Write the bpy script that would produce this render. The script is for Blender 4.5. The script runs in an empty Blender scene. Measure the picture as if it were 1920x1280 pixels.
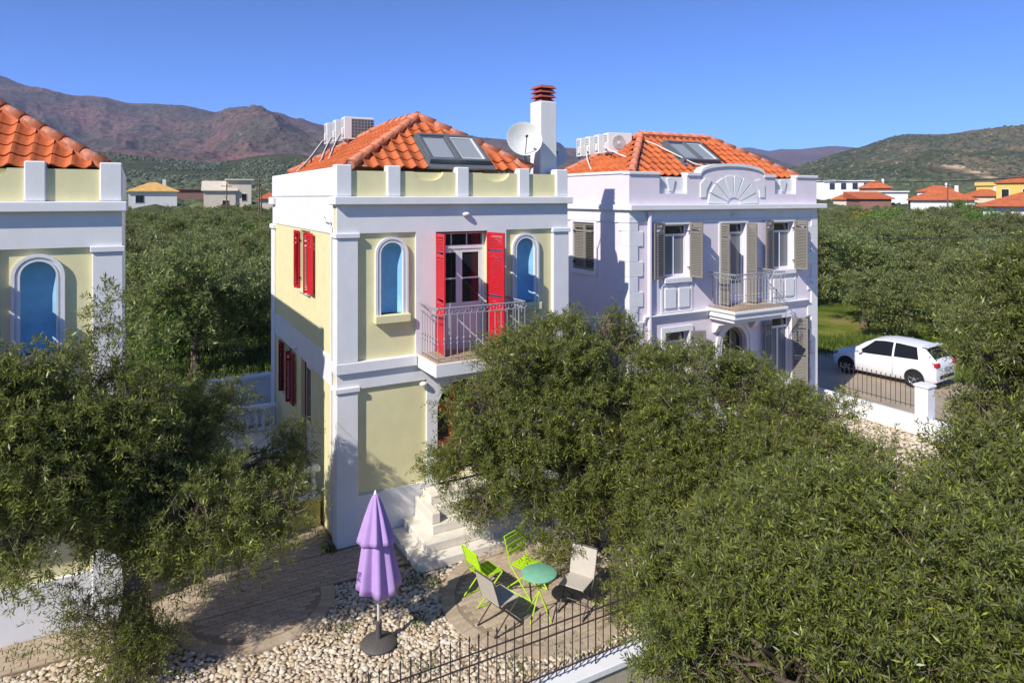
import bpy, math, random
import numpy as np
from mathutils import Vector, Matrix
from mathutils.geometry import tessellate_polygon
R_ = math.radians
rnd = random.Random(7)
rng = np.random.default_rng(7)
scn = bpy.context.scene
COL = scn.collection

# ------------------------------------------------------------------ camera, sky, sun, exposure
YAW = R_(29.16)
CAM = Vector((-3.428, -13.088, 6.8))
cd = bpy.data.cameras.new('camera'); cam = bpy.data.objects.new('camera', cd); COL.objects.link(cam)
cam.location = CAM; cam.rotation_euler = (R_(90), 0, -YAW)
cd.sensor_fit = 'HORIZONTAL'; cd.sensor_width = 36.0; cd.lens = 1270 * 36 / 1920
cd.shift_y = -270 / 1920; cd.clip_start = 0.1; cd.clip_end = 30000
scn.camera = cam
SUN = Vector((0.706, 0.304, -0.639)).normalized()          # direction the light travels
world = bpy.data.worlds.new('World'); scn.world = world; world.use_nodes = True
wn = world.node_tree.nodes; wl = world.node_tree.links; wn.clear()
sky = wn.new('ShaderNodeTexSky'); sky.sky_type = 'NISHITA'; sky.sun_disc = False
sky.sun_elevation = math.asin(-SUN.z); sky.sun_rotation = math.atan2(-SUN.x, -SUN.y) % (2 * math.pi)
sky.altitude = 6000; sky.air_density = 0.6; sky.dust_density = 0.0; sky.ozone_density = 10.0
bg = wn.new('ShaderNodeBackground'); bg.inputs['Strength'].default_value = 0.15
wo = wn.new('ShaderNodeOutputWorld')
wl.new(sky.outputs[0], bg.inputs['Color']); wl.new(bg.outputs[0], wo.inputs['Surface'])
sd = bpy.data.lights.new('sun', 'SUN'); sd.energy = 2.65; sd.angle = R_(0.53); sd.color = (1.0, 0.945, 0.86)
sun = bpy.data.objects.new('sun', sd); COL.objects.link(sun)
sun.rotation_euler = SUN.to_track_quat('-Z', 'Y').to_euler(); sun.location = (-20, -20, 40)
vs = scn.view_settings; vs.view_transform = 'Standard'; vs.look = 'None'; vs.gamma = 1.0
vs.use_curve_mapping = False; vs.exposure = 1.15
scn.cycles.max_bounces = 6; scn.cycles.diffuse_bounces = 3; scn.cycles.glossy_bounces = 2
scn.cycles.transmission_bounces = 4; scn.cycles.transparent_max_bounces = 6; scn.cycles.volume_bounces = 0
scn.cycles.sample_clamp_indirect = 6.0

CR = Vector((math.cos(YAW), -math.sin(YAW), 0)); CF = Vector((math.sin(YAW), math.cos(YAW), 0))
def at(px, py, Z):
    """world point seen at photo pixel (px, py) at depth Z metres"""
    return CAM + CR * ((px - 960) / 1270 * Z) + CF * Z + Vector((0, 0, -(py - 370) / 1270 * Z))
def ground_z(d):
    return 0.0 if d < 70 else 0.00002 * (min(d, 1300) - 70) ** 2

# ------------------------------------------------------------------ materials
MAT = {}
def lin(c):
    return tuple(((x / 255 / 12.92) if x / 255 <= 0.04045 else ((x / 255 + 0.055) / 1.055) ** 2.4) for x in c)
def pmat(name, col, rough=0.7, var=0.10, vs=5.0, bump=0.0, bs=60.0, spec=0.3, metal=0.0, stretch=None, stain=None, stain_amt=0.0, stain_s=2.0, rand=0.0, col2=None):
    m = bpy.data.materials.new(name); m.use_nodes = True; nt = m.node_tree; n = nt.nodes; L = nt.links
    b = n['Principled BSDF']; b.inputs['Roughness'].default_value = rough; b.inputs['Metallic'].default_value = metal
    b.inputs['Specular IOR Level'].default_value = spec
    tc = n.new('ShaderNodeTexCoord'); mp = n.new('ShaderNodeMapping')
    if stretch: mp.inputs['Scale'].default_value = stretch
    L.new(tc.outputs['Object'], mp.inputs['Vector'])
    no = n.new('ShaderNodeTexNoise'); no.inputs['Scale'].default_value = vs; no.inputs['Detail'].default_value = 5; no.inputs['Roughness'].default_value = 0.62
    L.new(mp.outputs[0], no.inputs['Vector'])
    mr = n.new('ShaderNodeMapRange'); mr.inputs[1].default_value = 0.3; mr.inputs[2].default_value = 0.7
    mr.inputs[3].default_value = 1 - var; mr.inputs[4].default_value = 1 + var
    L.new(no.outputs['Fac'], mr.inputs[0])
    mul = n.new('ShaderNodeMix'); mul.data_type = 'RGBA'; mul.blend_type = 'MULTIPLY'; mul.inputs[0].default_value = 1
    if col2:
        mx = n.new('ShaderNodeMix'); mx.data_type = 'RGBA'
        mx.inputs[6].default_value = (*col, 1); mx.inputs[7].default_value = (*col2, 1)
        oi = n.new('ShaderNodeObjectInfo'); L.new(oi.outputs['Random'], mx.inputs[0]); L.new(mx.outputs[2], mul.inputs[6])
    else:
        mul.inputs[6].default_value = (*col, 1)
    L.new(mr.outputs[0], mul.inputs[7]); out = mul.outputs[2]
    if rand:
        oi = n.new('ShaderNodeObjectInfo'); r2 = n.new('ShaderNodeMapRange'); r2.inputs[3].default_value = 1 - rand; r2.inputs[4].default_value = 1 + rand
        L.new(oi.outputs['Random'], r2.inputs[0])
        m2 = n.new('ShaderNodeMix'); m2.data_type = 'RGBA'; m2.blend_type = 'MULTIPLY'; m2.inputs[0].default_value = 1
        L.new(out, m2.inputs[6]); L.new(r2.outputs[0], m2.inputs[7]); out = m2.outputs[2]
    if stain:
        n2 = n.new('ShaderNodeTexNoise'); n2.inputs['Scale'].default_value = stain_s; n2.inputs['Detail'].default_value = 7; n2.inputs['Roughness'].default_value = 0.7
        mp2 = n.new('ShaderNodeMapping'); mp2.inputs['Scale'].default_value = (1, 1, 0.35); mp2.inputs['Location'].default_value = (3.1, 1.7, 0.4)
        L.new(tc.outputs['Object'], mp2.inputs['Vector']); L.new(mp2.outputs[0], n2.inputs['Vector'])
        r3 = n.new('ShaderNodeMapRange'); r3.inputs[1].default_value = 0.5; r3.inputs[2].default_value = 0.78; r3.inputs[4].default_value = stain_amt
        L.new(n2.outputs['Fac'], r3.inputs[0])
        m3 = n.new('ShaderNodeMix'); m3.data_type = 'RGBA'; m3.inputs[7].default_value = (*stain, 1)
        L.new(r3.outputs[0], m3.inputs[0]); L.new(out, m3.inputs[6]); out = m3.outputs[2]
    L.new(out, b.inputs['Base Color'])
    if bump:
        nb = n.new('ShaderNodeTexNoise'); nb.inputs['Scale'].default_value = bs; nb.inputs['Detail'].default_value = 4
        L.new(mp.outputs[0], nb.inputs['Vector'])
        bp = n.new('ShaderNodeBump'); bp.inputs['Strength'].default_value = bump; bp.inputs['Distance'].default_value = 0.02
        L.new(nb.outputs['Fac'], bp.inputs['Height']); L.new(bp.outputs[0], b.inputs['Normal'])
    MAT[name] = m; return m
def glassmat(name, col=(0.02, 0.025, 0.03), rough=0.04, spec=0.6):
    m = bpy.data.materials.new(name); m.use_nodes = True; b = m.node_tree.nodes['Principled BSDF']
    b.inputs['Base Color'].default_value = (*col, 1); b.inputs['Roughness'].default_value = rough; b.inputs['Specular IOR Level'].default_value = spec
    MAT[name] = m; return m
def leafmat(name, top, back, young, rough=0.42, trans=0.22, tree_var=0.0):
    m = bpy.data.materials.new(name); m.use_nodes = True; nt = m.node_tree; n = nt.nodes; L = nt.links
    b = n['Principled BSDF']; out = n['Material Output']
    g = n.new('ShaderNodeNewGeometry'); cr = n.new('ShaderNodeValToRGB')
    e = cr.color_ramp.elements; e[0].position = 0; e[0].color = (*[c * 0.50 for c in top], 1); e[1].position = 1; e[1].color = (*young, 1)
    k = e.new(0.5); k.color = (*top, 1); k = e.new(0.86); k.color = (*[c * 1.35 for c in top], 1)
    L.new(g.outputs['Random Per Island'], cr.inputs[0])
    col = cr.outputs[0]
    if tree_var:
        oi = n.new('ShaderNodeObjectInfo'); hs = n.new('ShaderNodeHueSaturation')
        r1 = n.new('ShaderNodeMapRange'); r1.inputs[3].default_value = 1 - tree_var; r1.inputs[4].default_value = 1 + tree_var
        r2 = n.new('ShaderNodeMapRange'); r2.inputs[3].default_value = 0.485; r2.inputs[4].default_value = 0.515
        L.new(oi.outputs['Random'], r1.inputs[0]); L.new(oi.outputs['Random'], r2.inputs[0])
        L.new(r1.outputs[0], hs.inputs['Value']); L.new(r2.outputs[0], hs.inputs['Hue']); L.new(col, hs.inputs['Color']); col = hs.outputs[0]
    mx = n.new('ShaderNodeMix'); mx.data_type = 'RGBA'; mx.inputs[7].default_value = (*back, 1)
    L.new(g.outputs['Backfacing'], mx.inputs[0]); L.new(col, mx.inputs[6])
    L.new(mx.outputs[2], b.inputs['Base Color']); b.inputs['Roughness'].default_value = rough; b.inputs['Specular IOR Level'].default_value = 0.35
    tr = n.new('ShaderNodeBsdfTranslucent'); L.new(col, tr.inputs['Color'])
    ms = n.new('ShaderNodeMixShader'); ms.inputs[0].default_value = trans
    L.new(b.outputs[0], ms.inputs[1]); L.new(tr.outputs[0], ms.inputs[2]); L.new(ms.outputs[0], out.inputs['Surface'])
    MAT[name] = m; return m

pmat('white_render', (0.77, 0.765, 0.765), 0.8, 0.035, 3, 0.12, 70, stain=(0.55, 0.54, 0.50), stain_amt=0.22, stain_s=1.6)
pmat('yellow_render', (0.76, 0.70, 0.40), 0.8, 0.05, 3, 0.14, 60, stain=(0.60, 0.55, 0.33), stain_amt=0.25, stain_s=1.8)
pmat('bright_yellow_render', (0.82, 0.66, 0.16), 0.8, 0.05, 3, 0.14, 60)
pmat('pink_render', (0.78, 0.70, 0.755), 0.8, 0.035, 3, 0.12, 70, stain=(0.60, 0.53, 0.58), stain_amt=0.2, stain_s=1.6)
pmat('blue_paint', (0.23, 0.48, 0.67), 0.7, 0.10, 6, 0.12, 60)
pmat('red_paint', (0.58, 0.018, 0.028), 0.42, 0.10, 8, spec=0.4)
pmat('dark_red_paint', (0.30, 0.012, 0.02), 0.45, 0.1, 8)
pmat('taupe_paint', (0.235, 0.215, 0.185), 0.5, 0.08, 8)
pmat('white_paint', (0.78, 0.78, 0.77), 0.45, 0.03, 8)
pmat('roof_tile', (0.52, 0.125, 0.038), 0.78, 0.20, 9, 0.2, 50, rand=0.16, stain=(0.42, 0.24, 0.16), stain_amt=0.35, stain_s=5)
pmat('hip_tile', (0.56, 0.165, 0.075), 0.85, 0.22, 7, 0.35, 30, rand=0.12, stain=(0.68, 0.50, 0.42), stain_amt=0.85, stain_s=6)
pmat('mortar', (0.50, 0.22, 0.15), 0.9, 0.3, 14, 0.5, 30)
pmat('village_roof', (0.48, 0.13, 0.05), 0.85, 0.25, 1.2, stretch=(1, 1, 1))
pmat('village_roof_ochre', (0.62, 0.38, 0.12), 0.85, 0.2, 1.2)
pmat('village_white', (0.74, 0.72, 0.68), 0.85, 0.07, 0.8)
pmat('village_cream', (0.66, 0.58, 0.45), 0.85, 0.08, 0.8)
pmat('village_yellow', (0.72, 0.50, 0.14), 0.85, 0.06, 0.8)
pmat('village_brown', (0.30, 0.16, 0.12), 0.85, 0.1, 0.8)
pmat('chimney_red', (0.36, 0.085, 0.075), 0.8, 0.18, 12, 0.3, 40)
pmat('zinc_grey', (0.17, 0.185, 0.20), 0.4, 0.10, 10, metal=0.3)
pmat('ac_white', (0.74, 0.73, 0.69), 0.5, 0.05, 8)
pmat('ac_dark', (0.10, 0.115, 0.13), 0.5, 0.3, 30)
pmat('ac_grey', (0.42, 0.42, 0.42), 0.5, 0.1, 20)
pmat('dish_white', (0.70, 0.69, 0.65), 0.5, 0.05, 6)
pmat('steel_grey', (0.30, 0.30, 0.31), 0.45, 0.1, 20, metal=0.5)
pmat('rail_grey', (0.36, 0.36, 0.38), 0.5, 0.12, 20, metal=0.1)
pmat('iron_dark', (0.045, 0.035, 0.035), 0.55, 0.25, 30)
pmat('cable_white', (0.72, 0.70, 0.66), 0.6, 0.05, 8)
pmat('cable_black', (0.03, 0.03, 0.032), 0.6, 0.1, 8)
pmat('balcony_tile', (0.47, 0.33, 0.20), 0.7, 0.12, 20, rand=0.08)
pmat('marble', (0.74, 0.69, 0.59), 0.55, 0.08, 5, stain=(0.55, 0.46, 0.34), stain_amt=0.4, stain_s=3)
pmat('brick', (0.43, 0.335, 0.235), 0.9, 0.14, 14, 0.35, 60, rand=0.07, col2=(0.46, 0.37, 0.27))
pmat('sand_joint', (0.30, 0.235, 0.165), 0.95, 0.3, 25, 0.4, 80)
pmat('concrete', (0.47, 0.40, 0.31), 0.9, 0.12, 3, 0.2, 40, stain=(0.33, 0.28, 0.21), stain_amt=0.5, stain_s=2)
pmat('driveway', (0.37, 0.30, 0.215), 0.95, 0.15, 1.2, 0.2, 40)
pmat('umbrella_cloth', (0.47, 0.30, 0.60), 0.85, 0.06, 10, 0.1, 200)
pmat('pole_pale', (0.62, 0.58, 0.52), 0.45, 0.05, 10)
pmat('umbrella_base', (0.10, 0.088, 0.082), 0.6, 0.15, 20, 0.2, 60)
pmat('lime_paint', (0.42, 0.66, 0.02), 0.5, 0.08, 10)
pmat('mint_paint', (0.20, 0.46, 0.30), 0.5, 0.1, 8)
pmat('beige_cloth', (0.50, 0.45, 0.37), 0.85, 0.06, 20, 0.1, 300)
pmat('frame_brown', (0.10, 0.085, 0.075), 0.5, 0.1, 10, metal=0.3)
pmat('bark', (0.145, 0.105, 0.075), 0.95, 0.45, 9, 0.9, 18, stretch=(1, 1, 0.35))
pmat('twig_bark', (0.20, 0.155, 0.115), 0.9, 0.3, 15)
pmat('soil', (0.25, 0.18, 0.11), 0.95, 0.3, 6, 0.5, 30)
pmat('car_white', (0.80, 0.80, 0.80), 0.22, 0.01, 2, spec=0.5)
pmat('tyre', (0.022, 0.022, 0.023), 0.8, 0.1, 20)
pmat('rim', (0.40, 0.41, 0.42), 0.35, 0.05, 20, metal=0.7)
pmat('black_plastic', (0.02, 0.02, 0.022), 0.6, 0.1, 20)
pmat('tail_red', (0.50, 0.015, 0.02), 0.2, 0.05, 20, spec=0.6)
pmat('plate_white', (0.55, 0.56, 0.58), 0.5, 0.1, 60)
pmat('wood_pole', (0.16, 0.11, 0.08), 0.9, 0.2, 8)
glassmat('glass_dark'); glassmat('car_glass', (0.012, 0.014, 0.016), 0.03, 0.6)
glassmat('skylight_glass', (0.30, 0.33, 0.35), 0.12, 0.6)
glassmat('curtain_glass', (0.17, 0.185, 0.21), 0.06, 0.6)
leafmat('olive_leaf', (0.20, 0.228, 0.046), (0.29, 0.315, 0.16), (0.46, 0.50, 0.060), rough=.34, trans=.46)
leafmat('olive_leaf_dusky', (0.20, 0.228, 0.050), (0.30, 0.325, 0.17), (0.46, 0.51, 0.065), rough=.34, trans=.48)
leafmat('grove_leaf', (0.235, 0.262, 0.085), (0.31, 0.325, 0.17), (0.34, 0.36, 0.11), trans=.48, tree_var=0.25)
leafmat('shrub_leaf', (0.13, 0.23, 0.028), (0.17, 0.26, 0.06), (0.30, 0.38, 0.04), tree_var=0.12)
leafmat('flower_leaf', (0.28, 0.25, 0.02), (0.2, 0.2, 0.03), (0.55, 0.44, 0.02))
leafmat('grass_blade', (0.10, 0.150, 0.020), (0.10, 0.150, 0.020), (0.26, 0.26, 0.035), rough=0.6)

# pebble colours vary stone by stone
def islandmat(name, stops, rough=0.75, bump=0.0):
    m = bpy.data.materials.new(name); m.use_nodes = True; nt = m.node_tree; n = nt.nodes; L = nt.links; b = n['Principled BSDF']
    g = n.new('ShaderNodeNewGeometry'); cr = n.new('ShaderNodeValToRGB'); e = cr.color_ramp.elements
    for i, (p, c) in enumerate(stops):
        k = e[0] if i == 0 else (e[1] if i == 1 else e.new(p)); k.position = p; k.color = (*c, 1)
    L.new(g.outputs['Random Per Island'], cr.inputs[0]); L.new(cr.outputs[0], b.inputs['Base Color']); b.inputs['Roughness'].default_value = rough
    MAT[name] = m
islandmat('pebble', [(0, (0.32, 0.25, 0.18)), (1, (0.66, 0.59, 0.47)), (0.15, (0.48, 0.36, 0.22)), (0.45, (0.57, 0.47, 0.34)), (0.7, (0.60, 0.52, 0.40))])
islandmat('far_canopy', [(0, (0.045, 0.060, 0.028)), (1, (0.13, 0.145, 0.065)), (0.5, (0.080, 0.098, 0.042))], 0.9)

def terrainmat(name, a, b_, c, rock, s=1.0, rock_amt=0.5):
    m = bpy.data.materials.new(name); m.use_nodes = True; nt = m.node_tree; n = nt.nodes; L = nt.links; p = n['Principled BSDF']
    p.inputs['Roughness'].default_value = 0.95; p.inputs['Specular IOR Level'].default_value = 0.05
    tc = n.new('ShaderNodeTexCoord')
    def noise(sc, det=8, ro=0.65):
        o = n.new('ShaderNodeTexNoise'); o.inputs['Scale'].default_value = sc * s; o.inputs['Detail'].default_value = det; o.inputs['Roughness'].default_value = ro
        L.new(tc.outputs['Object'], o.inputs['Vector']); return o.outputs['Fac']
    def mix(f, lo, hi, A, B, amt=1.0):
        r = n.new('ShaderNodeMapRange'); r.inputs[1].default_value = lo; r.inputs[2].default_value = hi; r.inputs[4].default_value = amt; L.new(f, r.inputs[0])
        x = n.new('ShaderNodeMix'); x.data_type = 'RGBA'; L.new(r.outputs[0], x.inputs[0])
        for i, q in ((6, A), (7, B)):
            if isinstance(q, tuple): x.inputs[i].default_value = (*q, 1)
            else: L.new(q, x.inputs[i])
        return x.outputs[2]
    q = mix(noise(0.0022), 0.42, 0.60, a, b_)
    q = mix(noise(0.012), 0.48, 0.62, q, c, 0.75)
    q = mix(noise(0.03, 10, 0.75), 0.56, 0.68, q, rock, rock_amt)
    dk = mix(noise(0.040, 4, 0.8), 0.50, 0.58, q, tuple(x * 0.35 for x in a), 0.85)
    L.new(dk, p.inputs['Base Color']); MAT[name] = m
terrainmat('mountain_mat', (0.085, 0.078, 0.052), (0.215, 0.105, 0.085), (0.125, 0.092, 0.068), (0.38, 0.25, 0.19), 0.8, 0.7)
terrainmat('far_range_mat', (0.12, 0.085, 0.075), (0.20, 0.12, 0.095), (0.11, 0.09, 0.07), (0.30, 0.22, 0.17), 0.7, 0.4)
terrainmat('right_hill_mat', (0.060, 0.075, 0.032), (0.20, 0.150, 0.080), (0.085, 0.088, 0.040), (0.50, 0.41, 0.30), 1.5, 0.95)
terrainmat('low_hill_mat', (0.055, 0.068, 0.028), (0.085, 0.092, 0.038), (0.07, 0.078, 0.034), (0.20, 0.17, 0.095), 2.0, 0.6)

# ground: grass, straw and bare earth
m = bpy.data.materials.new('ground_mat'); m.use_nodes = True; nt = m.node_tree; n = nt.nodes; L = nt.links; p = n['Principled BSDF']
p.inputs['Roughness'].default_value = 0.95; p.inputs['Specular IOR Level'].default_value = 0.1
tc = n.new('ShaderNodeTexCoord'); a1 = n.new('ShaderNodeTexNoise'); a1.inputs['Scale'].default_value = 0.35; a1.inputs['Detail'].default_value = 9; a1.inputs['Roughness'].default_value = 0.7
L.new(tc.outputs['Object'], a1.inputs['Vector']); cr = n.new('ShaderNodeValToRGB'); e = cr.color_ramp.elements
e[0].position = 0.36; e[0].color = (0.055, 0.085, 0.014, 1); e[1].position = 0.68; e[1].color = (0.30, 0.22, 0.12, 1)
k = e.new(0.47); k.color = (0.105, 0.140, 0.018, 1); k = e.new(0.58); k.color = (0.19, 0.185, 0.035, 1)
L.new(a1.outputs['Fac'], cr.inputs[0]); L.new(cr.outputs[0], p.inputs['Base Color']); MAT['ground_mat'] = m

# ------------------------------------------------------------------ helpers
def tag(o, label=None, cat=None, group=None, kind=None):
    if label: o['label'] = label
    if cat: o['category'] = cat
    if group: o['group'] = group
    if kind: o['kind'] = kind
    return o
def link(name, me, mat=None, parent=None, smooth=False):
    if mat and not me.materials: me.materials.append(MAT[mat])
    if smooth: me.polygons.foreach_set('use_smooth', [True] * len(me.polygons))
    o = bpy.data.objects.new(name, me); COL.objects.link(o)
    if parent: o.parent = parent
    return o
def empty(name, loc=(0, 0, 0), rz=0.0):
    o = bpy.data.objects.new(name, None); COL.objects.link(o); o.location = loc; o.rotation_euler = (0, 0, rz); o.empty_display_size = 0.2
    return o
def mesh_np(name, V, F):
    V = np.ascontiguousarray(V, np.float32); F = np.ascontiguousarray(F, np.int32)
    me = bpy.data.meshes.new(name); me.vertices.add(len(V)); me.vertices.foreach_set('co', V.ravel())
    k = F.shape[1]; me.loops.add(F.size); me.loops.foreach_set('vertex_index', F.ravel())
    me.polygons.add(len(F)); me.polygons.foreach_set('loop_start', np.arange(0, F.size, k, dtype=np.int32))
    me.update(calc_edges=True); return me
def copies(root):
    """deep copy of a thing, its parts and sub-parts (mesh data shared)"""
    ch = {}
    for x in COL.objects:
        if x.parent: ch.setdefault(x.parent.name, []).append(x)
    def rec(o, p):
        c = o.copy(); COL.objects.link(c); c.parent = p
        for k in ch.get(o.name, []): rec(k, c)
        return c
    return rec(root, None)
class MB:
    def __init__(s): s.v = []; s.f = []
    def add(s, vs, fs):
        b = len(s.v); s.v += [tuple(x) for x in vs]; s.f += [tuple(i + b for i in f) for f in fs]; return s
    def box(s, x0, x1, y0, y1, z0, z1, c=0.0):
        if c <= 0:
            v = [(x, y, z) for z in (z0, z1) for y in (y0, y1) for x in (x0, x1)]
            return s.add(v, [(0, 2, 3, 1), (4, 5, 7, 6), (0, 1, 5, 4), (2, 6, 7, 3), (0, 4, 6, 2), (1, 3, 7, 5)])
        c = min(c, (x1 - x0) / 2.5, (y1 - y0) / 2.5, (z1 - z0) / 2.5)
        import itertools
        X, Y, Z = (x0, x1), (y0, y1), (z0, z1); v = []; ix = {}
        for i, j, k in itertools.product((0, 1), repeat=3):
            sx, sy, sz = (1 if i == 0 else -1), (1 if j == 0 else -1), (1 if k == 0 else -1)
            for ax in range(3):
                pt = [X[i] + sx * c, Y[j] + sy * c, Z[k] + sz * c]; pt[ax] = (X[i], Y[j], Z[k])[ax]
                ix[(i, j, k, ax)] = len(v); v.append(tuple(pt))
        f = []
        f.append([ix[(0, j, k, 0)] for j, k in ((0, 0), (0, 1), (1, 1), (1, 0))]); f.append([ix[(1, j, k, 0)] for j, k in ((0, 0), (1, 0), (1, 1), (0, 1))])
        f.append([ix[(i, 0, k, 1)] for i, k in ((0, 0), (1, 0), (1, 1), (0, 1))]); f.append([ix[(i, 1, k, 1)] for i, k in ((0, 0), (0, 1), (1, 1), (1, 0))])
        f.append([ix[(i, j, 0, 2)] for i, j in ((0, 0), (0, 1), (1, 1), (1, 0))]); f.append([ix[(i, j, 1, 2)] for i, j in ((0, 0), (1, 0), (1, 1), (0, 1))])
        for i in (0, 1):
            for j in (0, 1): f.append([ix[(i, j, 0, 0)], ix[(i, j, 1, 0)], ix[(i, j, 1, 1)], ix[(i, j, 0, 1)]])
            for k in (0, 1): f.append([ix[(i, 0, k, 0)], ix[(i, 1, k, 0)], ix[(i, 1, k, 2)], ix[(i, 0, k, 2)]])
        for j in (0, 1):
            for k in (0, 1): f.append([ix[(0, j, k, 1)], ix[(1, j, k, 1)], ix[(1, j, k, 2)], ix[(0, j, k, 2)]])
        for i, j, k in itertools.product((0, 1), repeat=3): f.append([ix[(i, j, k, a)] for a in range(3)])
        return s.add(v, f)
    def plate(s, outer, holes, axis, a0, a1):
        """2-D outline with holes extruded from a0 to a1 along an axis ('x','y','z')"""
        loops = [list(outer)] + [list(h) for h in holes]
        def P(p, a): return (p[0], a, p[1]) if axis == 'y' else ((a, p[0], p[1]) if axis == 'x' else (p[0], p[1], a))
        flat = [p for l in loops for p in l]; N = len(flat)
        tri = tessellate_polygon([[Vector((p[0], p[1], 0)) for p in l] for l in loops])
        v = [P(p, a0) for p in flat] + [P(p, a1) for p in flat]
        f = [tuple(t) for t in tri] + [tuple(i + N for i in reversed(t)) for t in tri]
        b = 0
        for l in loops:
            k = len(l)
            for i in range(k): f.append((b + i, b + (i + 1) % k, b + (i + 1) % k + N, b + i + N))
            b += k
        return s.add(v, f)
    def tube(s, pts, r, n=6, cap=True):
        pts = [Vector(p) for p in pts]; rs = r if isinstance(r, (list, tuple)) else [r] * len(pts)
        base = len(s.v); up = Vector((0.13, 0.21, 1)).normalized()
        for i, p in enumerate(pts):
            d = (pts[min(i + 1, len(pts) - 1)] - pts[max(i - 1, 0)]).normalized()
            if abs(d.dot(up)) > 0.98: u = d.cross(Vector((1, 0.1, 0))).normalized()
            else: u = d.cross(up).normalized()
            w = d.cross(u)
            for k in range(n):
                a = 2 * math.pi * k / n; s.v.append(tuple(p + u * (math.cos(a) * rs[i]) + w * (math.sin(a) * rs[i])))
        for i in range(len(pts) - 1):
            for k in range(n):
                a, b = base + i * n + k, base + i * n + (k + 1) % n; s.f.append((a, b, b + n, a + n))
        if cap:
            s.f.append(tuple(base + k for k in reversed(range(n)))); s.f.append(tuple(base + (len(pts) - 1) * n + k for k in range(n)))
        return s
    def lathe(s, prof, c=(0, 0, 0), n=12, capb=True, capt=True):
        base = len(s.v)
        for r, z in prof:
            for k in range(n):
                a = 2 * math.pi * k / n; s.v.append((c[0] + r * math.cos(a), c[1] + r * math.sin(a), c[2] + z))
        for i in range(len(prof) - 1):
            for k in range(n):
                a, b = base + i * n + k, base + i * n + (k + 1) % n; s.f.append((a, b, b + n, a + n))
        if capb: s.f.append(tuple(base + k for k in reversed(range(n))))
        if capt: s.f.append(tuple(base + (len(prof) - 1) * n + k for k in range(n)))
        return s
    def mesh(s, name):
        me = bpy.data.meshes.new(name); me.from_pydata(s.v, [], s.f); me.update()
        import bmesh
        bm = bmesh.new(); bm.from_mesh(me); bmesh.ops.recalc_face_normals(bm, faces=bm.faces); bm.to_mesh(me); bm.free()
        return me
    def build(s, name, mat, parent=None, smooth=False):
        o = link(name, s.mesh(name), mat, parent)
        if smooth:
            o.data.polygons.foreach_set('use_smooth', [True] * len(o.data.polygons))
            try: o.data.set_sharp_from_angle(angle=R_(40))
            except Exception: pass
        return o
def rect(x0, x1, z0, z1): return [(x0, z0), (x1, z0), (x1, z1), (x0, z1)]
def arch(cx, hw, z0, zs, n=16):
    return [(cx - hw, z0), (cx + hw, z0)] + [(cx + hw * math.cos(math.pi * k / n), zs + hw * math.sin(math.pi * k / n)) for k in range(n + 1)]
def bx(name, mat, parent, *a, c=0.008): return MB().box(*a, c=c).build(name, mat, parent)
def vnoise(P, seed=0):
    """value noise on Nx3 points, 0..1"""
    P = np.asarray(P, float); i = np.floor(P).astype(np.int64); f = P - i; f = f * f * (3 - 2 * f)
    def h(a, b, c):
        x = (a * 374761393 + b * 668265263 + c * 2147483647 + seed * 1442695041) & 0xffffffff
        x = ((x ^ (x >> 13)) * 1274126177) & 0xffffffff; x = x ^ (x >> 16); return (x & 0xffff) / 65535.0
    r = 0
    for dx in (0, 1):
        for dy in (0, 1):
            for dz in (0, 1):
                w = (f[:, 0] if dx else 1 - f[:, 0]) * (f[:, 1] if dy else 1 - f[:, 1]) * (f[:, 2] if dz else 1 - f[:, 2])
                r = r + w * h(i[:, 0] + dx, i[:, 1] + dy, i[:, 2] + dz)
    return r
def fbm(P, oct=5, seed=0, ridged=False, gain=0.5):
    a, s, t = 1.0, 0.0, 0.0; P = np.asarray(P, float)
    for o in range(oct):
        q = vnoise(P * 2 ** o + o * 17.3, seed + o)
        if ridged: q = 1 - np.abs(2 * q - 1)
        s = s + a * q; t += a; a *= gain
    return s / t

# ------------------------------------------------------------------ terrain
def ring_ground():
    ds = np.concatenate([np.linspace(0, 70, 8), np.geomspace(80, 12000, 40)])
    az = np.linspace(0, 2 * np.pi, 145)[:-1]
    V = [(CAM.x, CAM.y, -0.38)]; F3 = []
    D, A = np.meshgrid(ds[1:], az, indexing='ij')
    z = np.where(D < 70, 0, 0.00002 * (np.minimum(D, 1300) - 70) ** 2) - 0.38
    P = np.stack([CAM.x + D * np.sin(A), CAM.y + D * np.cos(A), z], -1).reshape(-1, 3)
    nr, na = D.shape
    i = np.arange(nr - 1)[:, None] * na; j = np.arange(na)[None]; j2 = (j + 1) % na
    Q = np.stack([i + j, i + na + j, i + na + j2, i + j2], -1).reshape(-1, 4)[:, ::-1]
    V = np.vstack([P, [[CAM.x, CAM.y, -0.38]]]); c = len(P)
    T = np.stack([np.arange(na), (np.arange(na) + 1) % na, np.full(na, c), np.full(na, c)], -1)
    me = bpy.data.meshes.new('ground')
    fs = [tuple(q) for q in Q] + [(int(t[1]), int(t[0]), c) for t in T]
    me.from_pydata([tuple(v) for v in V], [], fs); me.update()
    return link('ground', me, 'ground_mat')
tag(ring_ground(), 'grassy earth of the olive groves and the plain', 'ground', kind='structure')

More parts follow.
